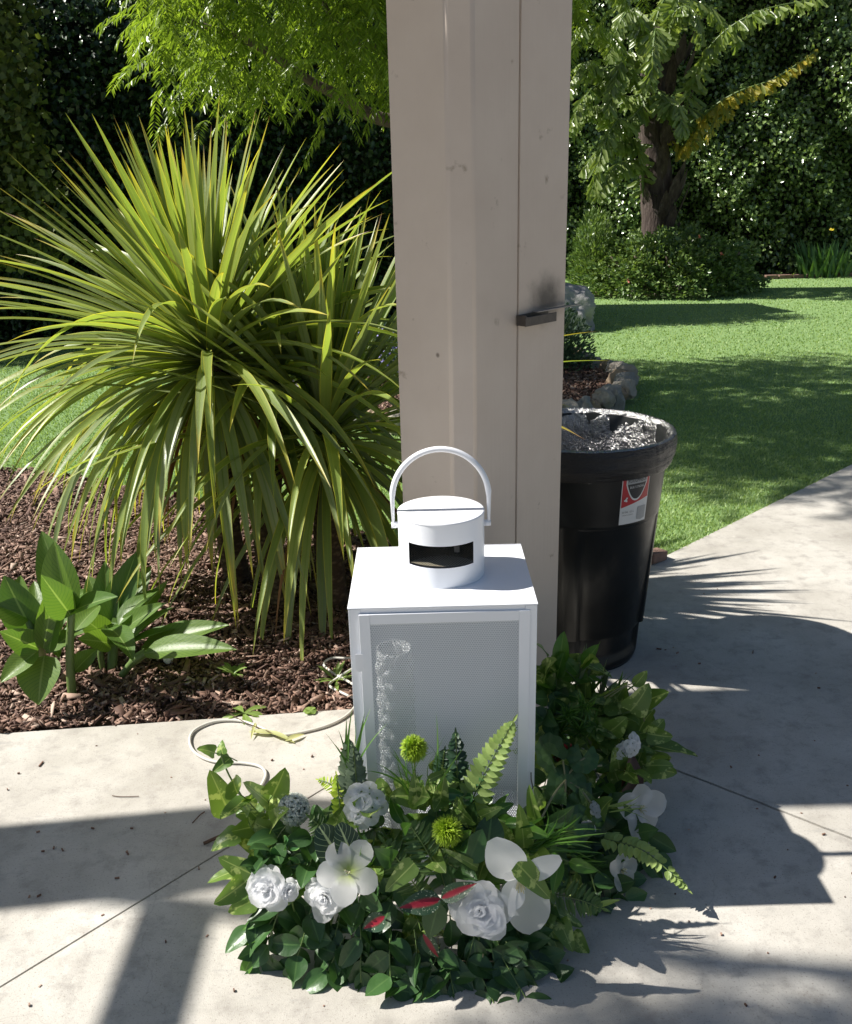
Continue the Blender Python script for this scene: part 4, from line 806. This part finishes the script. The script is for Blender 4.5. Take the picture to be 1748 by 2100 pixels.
def fern(root, p0, p1, wd, mat, n=16, droop=.25, name='fern_frond', nr=None, taper=.9, lw=.45):
    p0, p1 = Vector(p0), Vector(p1); mid = (p0 + p1) / 2 + V(0, 0, (p1 - p0).length * droop * .5); pts = smooth_path([p0, mid, p1], 10); mb = MB(); mb.tube(pts, .0014, 5, m=1)
    vw = Vector(nr) if nr else CAMDIR(p1)
    for k in range(n):
        t_ = (k + .5) / n; i = min(len(pts) - 2, int(t_ * (len(pts) - 1))); d = (pts[i + 1] - pts[i]).normalized(); sd = d.cross(vw).normalized(); l_ = wd * .5 * (math.sin(math.pi * (.18 + .8 * t_)) ** .7 * (1 - .35 * t_) + .08)
        for s in (-1, 1): mb.leaf(pts[i], sd * s + d * .45 + rdir() * .1, vw + rdir() * .25, l_, (p1 - p0).length / n * 2.1 * lw, 'lance', rnd(0, .5), .15, 4, 2, 0)
    d = (pts[-1] - pts[-2]).normalized(); mb.leaf(pts[-1], d, vw, wd * .25, wd * .08, 'lance', 0, .1, 3, 2)
    o = mb.build(name, [M[mat], M['stemg']]); child(o, root); return o
def spikes(root, p, n, L, w_, mat, up=V(0, 0, 1), sp=.5, name='grass_spray', bend=.5):
    mb = MB()
    for k in range(n): mb.leaf(Vector(p) + rdir() * .008, up + rdir() * sp, rdir(), L * rnd(.6, 1.1), w_, 'blade', bend * rnd(.3, 1.8), .2, 8, 2)
    o = mb.build(name, M[mat]); child(o, root); return o
def stemline(mb, p, root_pt, m=1): mb.tube(smooth_path([root_pt, (Vector(p) + Vector(root_pt)) / 2 + V(0, 0, .02), p], 4), .0018, 5, m=m)
def flower(root, p, face, kind, size, label=None):
    size *= .88; p = Vector(p); f = Vector(face).normalized(); a = f.orthogonal().normalized(); b_ = f.cross(a); mb = MB(); name = 'white_flower'; mats = [M['petal'], M['stemg']]
    def ptl(k, n, el, L, W, bend, cup, prof='petal', off=0, ruf=.02, m=0, back=0):
        th = 6.2832 * (k + off) / n + rnd(-.12, .12) + (rnd(-.4, .4) if kind == 'peony' else 0); rad = a * math.cos(th) + b_ * math.sin(th); d = rad * math.cos(el) + f * math.sin(el); nr = f * math.cos(el) - rad * math.sin(el)
        mb.leaf(p + rad * size * .02 - f * back, d, nr, L, W, prof, bend, .02, 8, 6, m, ruffle=ruf, cup=cup)
    if kind == 'peony':
        for n, el, L, W, cup, bk in ((6, .05, .54, .54, .12, .006), (6, .30, .47, .48, .22, .003), (5, .55, .38, .42, .3, 0), (4, .85, .28, .34, .3, 0), (4, 1.2, .17, .24, .3, 0), (5, 1.2, .13, .2, .3, -.010), (4, 1.45, .11, .17, .2, -.008)):
            for k in range(n): ptl(k, n, el + rnd(-.3, .25), L * size * rnd(.75, 1.2), W * size * rnd(.9, 1.2), rnd(-.1, .7), cup, off=rnd(0, 1), ruf=.055, back=bk, prof='big')
    elif kind == 'lily':
        mats[0] = M['petal_g']
        for k in range(5): ptl(k, 5, .75 + .1 * (k % 2), .62 * size * rnd(.9, 1.1), .44 * size, .95, .15, 'lance' if False else 'petal', ruf=.03)
        for k in range(6): mb.tube([p, p + f * size * .2 + rdir() * size * .05], .0011, 5, m=2)
        mats.append(M['cream'])
    elif kind == 'orchid':
        for k, L in enumerate((.62, .5, .56, .48, .6)): ptl(k, 5, .15 + rnd(-.1, .2), L * size, .50 * size, rnd(-.2, .4), .12, 'big', ruf=.02)
        mats.append(M['cream'])
        for k in range(14): mb.tube([p, p + f * size * .13 + rdir() * size * .09], .0009, 4, m=2)
    elif kind == 'cluster':
        mats[0] = M['petal']; p0 = p.copy()
        for j in range(13):
            u_ = (f + (a * math.cos(j * 2.4) + b_ * math.sin(j * 2.4)) * 1.25 * math.sqrt(j / 13)).normalized(); p = p0 + u_ * size * .44; ff = (u_ + f * .3).normalized(); a_, f_s = a, f.copy(); f = ff; a = f.orthogonal().normalized(); b_ = f.cross(a)
            for k in range(5): ptl(k, 5, .45, .155 * size, .17 * size, .5, .1, ruf=.05)
            f = f_s; a = a_; b_ = f.cross(a)
        p = p0
    elif kind == 'allium':
        name = 'white_allium'; mats = [M['petal_bud'], M['stemg']]
        mb.lathe([(.0001 + size * .36 * math.sin(math.pi * j / 10), size * -.36 * math.cos(math.pi * j / 10)) for j in range(11)], 0, 0, 16); mb.v = [(x_ + p.x, y_ + p.y, z_ + p.z) for x_, y_, z_ in mb.v]
        for k in range(900):
            u_ = rdir(); q = p + u_ * size * .5 * rnd(.88, 1.02); mb.tube([p + u_ * size * .3, q], .0006, 3, m=1, cap=False); mb.tube([q - u_ * .003, q, q + u_ * .003], [.0016, .0032, .0014], 5)
    elif kind == 'ball':
        name = 'green_pompon'; mats = [M['spine'], M['stemg']]
        for k in range(900):
            u_ = rdir(); q = p + u_ * size * .5 * rnd(.84, 1.08); mb.tube([p + u_ * size * .18, p + u_ * size * .38 + rdir() * .002, q + V(0, 0, -.002)], [.0012, .0011, .0003], 4, cap=False)
    stemline(mb, p - f * size * .05, V(p.x, p.y + .06, max(.02, p.z - .16)))
    o = mb.build(name, mats); child(o, root)
    if label: o['label'] = label
    return o
random.seed(42)
# wire base
mb = MB()
arc = [gp(x, y, .03) + V(0, .03, 0) for x, y in ((560, 1880), (680, 1965), (800, 1995), (930, 1995), (1050, 1990), (1130, 1925))]
for k, dz in enumerate((0, -.022)): mb.tube([p + V(0, 0, dz) for p in smooth_path(arc, 6)], .0013, 6)
for p in smooth_path(arc, 6)[::3]: mb.tube([p + V(0, 0, .02), p + V(0, .0, -.028)], .0010, 5)
for k in range(9): a = gp(600 + k * 60, 1975 - abs(k - 5) * 12, .03); mb.tube([a, a + V(0, .16, .0)], .0012, 5)
child(mb.build('wire_frame', M['wire']), G)
# greenery bank: dark leaves low, mixed above
bank = [(520, 1850), (520, 1930), (600, 1985), (700, 1985), (790, 2010), (900, 2025), (1000, 2050), (1080, 2035), (1140, 1960), (1150, 1850), (1130, 1730), (1050, 1650), (900, 1600), (750, 1620), (620, 1680), (500, 1730)]
def inpoly(px, py, po):
    c_ = False
    for i in range(len(po)):
        x1, y1 = po[i]; x2, y2 = po[(i + 1) % len(po)]
        if (y1 > py) != (y2 > py) and px < (x2 - x1) * (py - y1) / (y2 - y1) + x1: c_ = not c_
    return c_
pts = []
while len(pts) < 66:
    px, py = rnd(500, 1150), rnd(1600, 2040)
    if inpoly(px, py, bank) and all((px - a) ** 2 + (py - b) ** 2 > 38 ** 2 for a, b in pts): pts.append((px, py))
for i, (px, py) in enumerate(pts):
    p = at(px, py, garland_d(px, py) + .012); p.z = max(p.z, .012)
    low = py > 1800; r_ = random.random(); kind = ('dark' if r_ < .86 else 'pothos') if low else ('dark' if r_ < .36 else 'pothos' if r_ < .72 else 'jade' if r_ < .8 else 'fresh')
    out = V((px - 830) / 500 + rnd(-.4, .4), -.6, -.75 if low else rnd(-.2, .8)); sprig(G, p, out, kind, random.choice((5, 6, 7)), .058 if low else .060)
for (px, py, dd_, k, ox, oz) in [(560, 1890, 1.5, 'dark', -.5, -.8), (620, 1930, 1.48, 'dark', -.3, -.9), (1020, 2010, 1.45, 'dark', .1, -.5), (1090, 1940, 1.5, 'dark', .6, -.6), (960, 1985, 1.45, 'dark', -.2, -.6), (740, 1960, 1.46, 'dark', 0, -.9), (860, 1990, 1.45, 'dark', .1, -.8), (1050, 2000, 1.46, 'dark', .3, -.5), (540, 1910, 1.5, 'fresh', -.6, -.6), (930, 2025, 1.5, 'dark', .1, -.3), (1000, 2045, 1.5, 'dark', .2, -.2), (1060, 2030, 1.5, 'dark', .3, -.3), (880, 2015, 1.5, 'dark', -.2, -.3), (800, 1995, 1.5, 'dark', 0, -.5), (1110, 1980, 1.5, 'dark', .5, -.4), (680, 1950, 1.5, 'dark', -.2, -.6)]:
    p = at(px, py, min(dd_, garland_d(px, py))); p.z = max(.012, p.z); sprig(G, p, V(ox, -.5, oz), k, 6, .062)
# left trailing variegated sprig
for (px, py, dd_, sz, ox, oz) in [(462, 1548, 1.71, .036, -.5, .6), (505, 1640, 1.67, .062, -.2, .6), (545, 1650, 1.66, .07, .2, .7), (530, 1690, 1.65, .062, -.5, .1), (540, 1755, 1.61, .062, -.5, .0), (550, 1700, 1.64, .06, .1, .5), (600, 1760, 1.60, .06, .0, .6), (545, 1795, 1.56, .055, -.6, -.2), (560, 1810, 1.56, .065, -.5, .0)]:
    sprig(G, at(px, py, dd_), V(ox, -.3, oz), 'pothos' if py != 1760 else 'jade', 3 if py < 1600 else 4, sz)
for (px, py) in ((600, 1740), (625, 1770), (585, 1775)): sprig(G, at(px, py, 1.58), V(0, -.5, .8), 'jade', 5, .058)
mb = MB(); mb.tube(smooth_path([at(545, 1720, 1.63), at(500, 1640, 1.68), at(470, 1590, 1.70), at(452, 1545, 1.71)], 5), .0022, 6); child(mb.build('stem', M['stemg']), G)
fern(G, at(940, 1705, 1.60), at(1052, 1482, 1.63), .085, 'fern_pale', 25, .1, lw=.8); fern(G, at(940, 1640, 1.64), at(935, 1505, 1.66), .062, 'fern_dark', 14, .0, lw=.8)
fern(G, at(905, 1590, 1.66), at(912, 1540, 1.67), .05, 'fern_dark', 10, .0, lw=.8)
fern(G, at(722, 1650, 1.62), at(714, 1520, 1.64), .062, 'sage', 15, 0, lw=1.1, name='sage_spire'); fern(G, at(735, 1640, 1.61), at(725, 1535, 1.62), .055, 'sage', 13, 0, lw=1.1, name='sage_spire')
fern(G, at(700, 1630, 1.64), at(655, 1600, 1.66), .04, 'lime', 12, .3, lw=.4); fern(G, at(700, 1680, 1.6), at(690, 1590, 1.64), .04, 'lime', 9, .1, lw=.7)
fern(G, at(690, 1730, 1.56), at(640, 1680, 1.57), .075, 'fern', 13, .1, lw=.5); fern(G, at(860, 1830, 1.50), at(790, 1730, 1.53), .10, 'fern', 15, .1, lw=.5); fern(G, at(900, 1790, 1.50), at(840, 1690, 1.54), .10, 'fern', 15, .1, lw=.5)
fern(G, at(1110, 1800, 1.58), at(1170, 1690, 1.6), .10, 'fern', 16, .2, lw=.3)
spikes(G, at(715, 1600, 1.63), 9, .17, .006, 'fresh', V(0, 0, 1), .28); spikes(G, at(760, 1790, 1.53), 12, .14, .010, 'fresh', V(-.3, -.1, 1), .35); spikes(G, at(850, 1640, 1.6), 12, .15, .006, 'fresh', V(.0, 0, 1), .4, bend=.8); spikes(G, at(890, 1630, 1.6), 6, .15, .004, 'fresh', V(-.1, 0, 1), .8, bend=1.2)
spikes(G, at(1085, 1740, 1.56), 16, .15, .006, 'fresh', V(.8, -.1, .35), .25, bend=.9)
# single show leaves
mb = MB(); leafpp(mb, at(712, 1785, 1.485), at(655, 1695, 1.50), .066, (0, -.7, 1), 'big', .3, .1, rows=10); leafpp(mb, at(728, 1775, 1.485), at(695, 1690, 1.50), .052, (.3, -.7, 1), 'big', .4, .1, rows=10); child(mb.build('veined_leaf', M['zebra']), G)
mb = MB()
for (x0, y0, x1, y1, w_, nr) in ((905, 1845, 818, 1862, .034, (0, -.9, .9)), (905, 1842, 978, 1812, .026, (0, -.9, .9)), (790, 1880, 745, 1905, .028, (0, -.9, .6)), (868, 1915, 900, 1965, .022, (0, -1, .4))): leafpp(mb, at(x0, y0, 1.448), at(x1, y1, 1.442), w_ * 1.35, nr, 'ovate', .3, .15, rows=10)
child(mb.build('red_centred_leaves', M['caladium']), G)
mb = MB()
for (x0, y0, x1, y1, dd_, w_, nr) in ((900, 1660, 912, 1590, 1.60, .042, (0, -1, .5)), (1060, 1770, 1130, 1845, 1.44, .050, (.1, -.9, .8)), (880, 1600, 925, 1580, 1.62, .022, (0, -.6, 1)), (1075, 1740, 1065, 1650, 1.56, .045, (.2, -1, .4)), (860, 1660, 850, 1585, 1.59, .042, (-.3, -1, .5)), (985, 1675, 1030, 1655, 1.56, .028, (0, -1, .7)), (1105, 1700, 1085, 1610, 1.60, .038, (-.5, -1, .4)), (1110, 1660, 1095, 1612, 1.62, .03, (.6, -1, .4)), (470, 1665, 430, 1580, 1.7, .072, (.2, -1, .6)), (850, 1770, 790, 1830, 1.47, .045, (0, -1, .8)), (980, 1780, 905, 1740, 1.5, .02, (0, -.7, 1))): leafpp(mb, at(x0, y0, dd_), at(x1, y1, dd_ - .015), w_, nr, 'heart', .35, .12, rows=9)
child(mb.build('variegated_leaves', M['pothos']), G)
mb = MB(); leafpp(mb, at(1080, 1800, 1.57), at(1165, 1705, 1.60), .085, (-.3, -1, .4), 'ovate', .2, .1); leafpp(mb, at(1000, 1740, 1.52), at(1010, 1665, 1.56), .06, (0, -1, .7), 'ovate', .3, .1); leafpp(mb, at(960, 1770, 1.5), at(990, 1700, 1.53), .055, (.2, -1, .7), 'ovate', .3, .1); leafpp(mb, at(900, 1850, 1.455), at(880, 1925, 1.44), .05, (0, -1, .5), 'ovate', .3, .1); child(mb.build('large_green_leaves', M['dark']), G)
U = V(0, -.75, .75)
flower(G, at(545, 1822, 1.47), V(-.25, -.9, .6), 'peony', .098, 'soft white peony at the left end'); flower(G, at(592, 1826, 1.465), V(.5, -.9, .3), 'peony', .055, 'small white bud against the left peony')
flower(G, at(668, 1838, 1.46), V(-.2, -.9, .2), 'peony', .095, 'crumpled white bloom below the open lily'); flower(G, at(712, 1790, 1.46), V(.15, -.7, .8), 'lily', .115, 'open white lily with green throat')
flower(G, at(750, 1655, 1.585), V(0, -.7, .8), 'cluster', .115, 'cluster of small white florets against the lantern'); flower(G, at(603, 1660, 1.62), U, 'allium', .072); 
flower(G, at(849, 1534, 1.625), U, 'ball', .066, 'green pompon standing before the lantern mesh'); flower(G, at(918, 1703, 1.52), U, 'ball', .072, 'green pompon in the middle of the garland')
flower(G, at(985, 1868, 1.43), V(-.1, -.8, .65), 'peony', .115, 'full white rose at the front right')
p_or = at(1065, 1800, 1.45); mb = MB()
for (x1, y1, w_, nr) in ((1010, 1722, .072, (-.2, -1, .6)), (1150, 1760, .040, (.4, -.8, .7)), (1098, 1912, .082, (.1, -1, .9)), (1045, 1865, .045, (-.5, -1, .3)), (1040, 1790, .035, (-.5, -1, .3))): leafpp(mb, p_or + (at(x1, y1, 1.44) - p_or) * .02, at(x1, y1, 1.435), w_, nr, 'big', .35, .02, rows=10, cols=6, cup=.1, ruffle=.012)
for k in range(16): mb.tube([p_or, p_or + V(0, -.02, -.012) + rdir() * .01], .001, 4, m=1)
o = mb.build('white_flower', [M['petal'], M['cream']]); child(o, G); o['label'] = 'large white blossom of broad round petals at the right'
tag(G, 'artificial garland of white flowers and mixed greenery heaped before the lantern', 'flower garland')
# the bunch at the right side
bank2 = [(1110, 1350), (1180, 1345), (1240, 1400), (1290, 1430), (1310, 1540), (1300, 1640), (1320, 1700), (1290, 1790), (1300, 1830), (1250, 1885), (1190, 1850), (1150, 1830), (1110, 1700)]
pts = []
while len(pts) < 44:
    px, py = rnd(1105, 1320), rnd(1345, 1885)
    if inpoly(px, py, bank2) and all((px - a) ** 2 + (py - b) ** 2 > 33 ** 2 for a, b in pts): pts.append((px, py))
def bd2(py): return 1.60 + .50 * max(0, (1890 - py) / 540)
for i, (px, py) in enumerate(pts):
    p = at(px, py, bd2(py) + rnd(0, .05)); p.z = max(p.z, .015); r_ = random.random(); kind = 'dark' if r_ < (.8 if py > 1600 else .45) else 'pothos' if r_ < .9 else 'fresh'
    sprig(G2, p, V((px - 1150) / 250 + rnd(-.3, .3), -.4, rnd(-.7, .4) if py > 1700 else rnd(-.2, .9)), kind, random.choice((5, 6, 7)), .062)
for (px, py, dd_, k, ox, oz, sz) in [(1150, 1390, 2.12, 'fresh', -.1, 1, .085), (1170, 1400, 2.1, 'fresh', .2, 1, .08), (1140, 1430, 2.1, 'fresh', -.1, 1, .085), (1250, 1470, 2.02, 'pothos', .4, .6, .085), (1290, 1500, 2.0, 'pothos', .8, .1, .08), (1230, 1500, 2.0, 'pothos', .2, .5, .07), (1230, 1860, 1.62, 'dark', .2, -.8, .06), (1270, 1820, 1.66, 'dark', .6, -.4, .06)]: sprig(G2, at(px, py, dd_), V(ox, -.3, oz), k, 6, sz)
for k in range(4): spikes(G2, at(1190 + k * 18, 1420 + k * 12, 2.1), 5, .15, .012, 'fresh' if k % 2 else 'sage', V(.05 + .08 * k, -.1, 1), .25, bend=.5)
for k, (px, py) in enumerate(((1165, 1470), (1200, 1450), (1190, 1500), (1150, 1500), (1220, 1490), (1175, 1530))): spikes(G2, at(px, py, 1.98), 42, .045, .0045, 'fresh', V(rnd(-.4, .4), -.4, .6), 1.1, 'feathery_sprig')
mb = MB()
def lobed(mb, c_, r_, face, open_=5.4, n=30, a0=0):
    """round scalloped geranium leaf"""
    c_ = Vector(c_); f = Vector(face).normalized(); a = (V(0, 0, 1) - f * f.z).normalized(); b_ = f.cross(a); mb.cv = random.random(); i0 = mb.vert(c_); r1, r2 = [], []
    for k in range(n + 1):
        th = a0 + open_ * (k / n - .5); q = r_ * (1 + .10 * abs(math.sin(th * 4.2))) ; dv = a * math.cos(th) + b_ * math.sin(th); r1.append(mb.vert(c_ + dv * q * .55 + f * (.10 * r_ + .03 * r_ * math.sin(th * 8)))); r2.append(mb.vert(c_ + dv * q + f * (.10 * r_ * math.sin(th * 8 + 1))))
    for k in range(n): mb.face([i0, r1[k], r1[k + 1]], [(.5, .2)] * 3); mb.face([r1[k], r2[k], r2[k + 1], r1[k + 1]], [(.3, .5)] * 4)
for (px, py, dd_, r_, fc, a0) in ((1215, 1660, 1.80, .058, (.1, -1, .7), 2.6), (1162, 1610, 1.83, .044, (-.2, -1, .8), .5), (1130, 1545, 1.87, .044, (-.9, -.8, .4), 1.2), (1185, 1690, 1.75, .04, (.2, -1, .7), 2), (1195, 1555, 1.86, .036, (-.1, -.6, 1), 3)): lobed(mb, at(px, py, dd_), r_, fc, a0=a0)
child(mb.build('scalloped_leaves', M['dark']), G2)
mb = MB(); hub = at(1160, 1600, 1.84)
for (px, py, dd_) in ((1150, 1545, 1.86), (1200, 1555, 1.86), (1235, 1570, 1.86), (1160, 1625, 1.82), (1215, 1650, 1.8), (1110, 1680, 1.74)): mb.tube(smooth_path([hub, (hub + at(px, py, dd_)) / 2 + V(0, 0, .012), at(px, py, dd_)], 4), .0026, 6)
mb.tube(smooth_path([at(1250, 1430, 2.0), at(1290, 1408, 2.0), at(1315, 1440, 1.99), at(1322, 1480, 1.98)], 5), .0014, 5); mb.tube(smooth_path([at(1240, 1430, 2.0), at(1270, 1412, 2.0), at(1303, 1400, 2.0)], 5), .0014, 5)
child(mb.build('pale_stalks', M['stemb']), G2)
mb = MB(); leafpp(mb, at(1300, 1408, 2.0), at(1328, 1375, 2.0), .032, (0, -1, .4), 'ovate', .1, .1); leafpp(mb, at(1305, 1470, 1.99), at(1312, 1490, 1.98), .012, (0, -1, .4)); leafpp(mb, at(1280, 1510, 1.98), at(1350, 1500, 1.97), .045, (0, -.7, 1), 'heart', .3); leafpp(mb, at(1290, 1530, 1.95), at(1348, 1545, 1.94), .03, (0, -.5, 1), 'heart', .3); child(mb.build('variegated_leaves', M['pothos']), G2)
mb = MB(); leafpp(mb, at(1290, 1640, 1.86), at(1297, 1545, 1.90), .06, (.3, -1, .2), 'ovate', .3, .15); child(mb.build('brown_backed_leaf', M['magnolia_back']), G2)
flower(G2, at(1285, 1525, 1.90), V(.6, -.7, .2), 'cluster', .075); flower(G2, at(1278, 1540, 1.90), V(.6, -.7, .2), 'peony', .05, 'small ruffled white bloom near the top'); flower(G2, at(1312, 1660, 1.80), V(.4, -.8, .5), 'orchid', .135, 'open white orchid on the right edge')
flower(G2, at(1225, 1660, 1.80), U, 'cluster', .05); flower(G2, at(1205, 1700, 1.77), U, 'cluster', .045); flower(G2, at(1275, 1785, 1.68), V(.5, -.8, .4), 'orchid', .085, 'half open white bloom low on the right')
fern(G2, at(1240, 1720, 1.72), at(1408, 1822, 1.60), .07, 'fern_pale', 18, .3, lw=.7, nr=(.1, -.3, 1)); fern(G2, at(1140, 1835, 1.56), at(1232, 1862, 1.52), .085, 'fern', 14, .1, lw=.6, nr=(0, -.9, .6)); leafq = MB(); leafpp(leafq, at(1215, 1862, 1.53), at(1273, 1845, 1.52), .012, (0, -.5, 1), 'lance'); child(leafq.build('thin_leaf', M['fern_pale']), G2)
for (px, py) in ((1150, 1560), (1190, 1580), (1170, 1545)): mb = MB(); [leafpp(mb, at(px, py, 1.92), at(px + rnd(-30, 30), py + rnd(-25, 25), 1.88), .03, (0, -1, .5)) for _ in range(3)]; child(mb.build('red_centred_leaves', M['caladium']), G2)
spikes(G2, at(1250, 1660, 1.76), 6, .09, .004, 'fern_pale', V(1, -.2, .3), .2); spikes(G2, at(1180, 1760, 1.68), 9, .07, .004, 'fresh', V(1, -.4, -.1), .35)
tag(G2, 'artificial bunch of ivy, ferns and white orchids at the right side of the lantern', 'flower bunch')
# a tall tree left of the patio, wholly out of the frame, whose twigs dapple the paving at the lower right
TT = V(-6.2, 2.6, 0); tt = empty('shade_tree', TT); random.seed(14)
cs = [V(rnd(-3.5, -2.75), rnd(1.55, 2.15), rnd(4.8, 5.3)) for _ in range(50)] + [V(rnd(-8.0, -6.4), rnd(1.2, 4.2), rnd(4.5, 5.2)) for _ in range(90)]
cs += [V(rnd(-4.3, -3.8), rnd(1.62, 1.88), rnd(4.9, 5.2)) for _ in range(60)]
f = feather('foliage', cs, None, M['tree'], perc=3, seed=9, comp=9, Lc=.2, spread=.12); child(f, tt)
mb = MB(); mb.tube(smooth_path([TT + V(0, 0, -.1), TT + V(.1, 0, 2), TT + V(.3, -.1, 4), TT + V(.8, -.2, 5)], 5), [.15] * 10 + [.08] * 6, 10); place(mb, 'trunk', M['bark'], tt)
mb = MB(); mb.tube(smooth_path([TT + V(.3, -.1, 4), TT + V(1.4, -.4, 4.8), TT + V(3.2, -.7, 5.2)], 5), .03, 8); place(mb, 'branch', M['bark'], tt)
tag(tt, 'slender feathery tree standing left of the patio outside the view', 'tree')
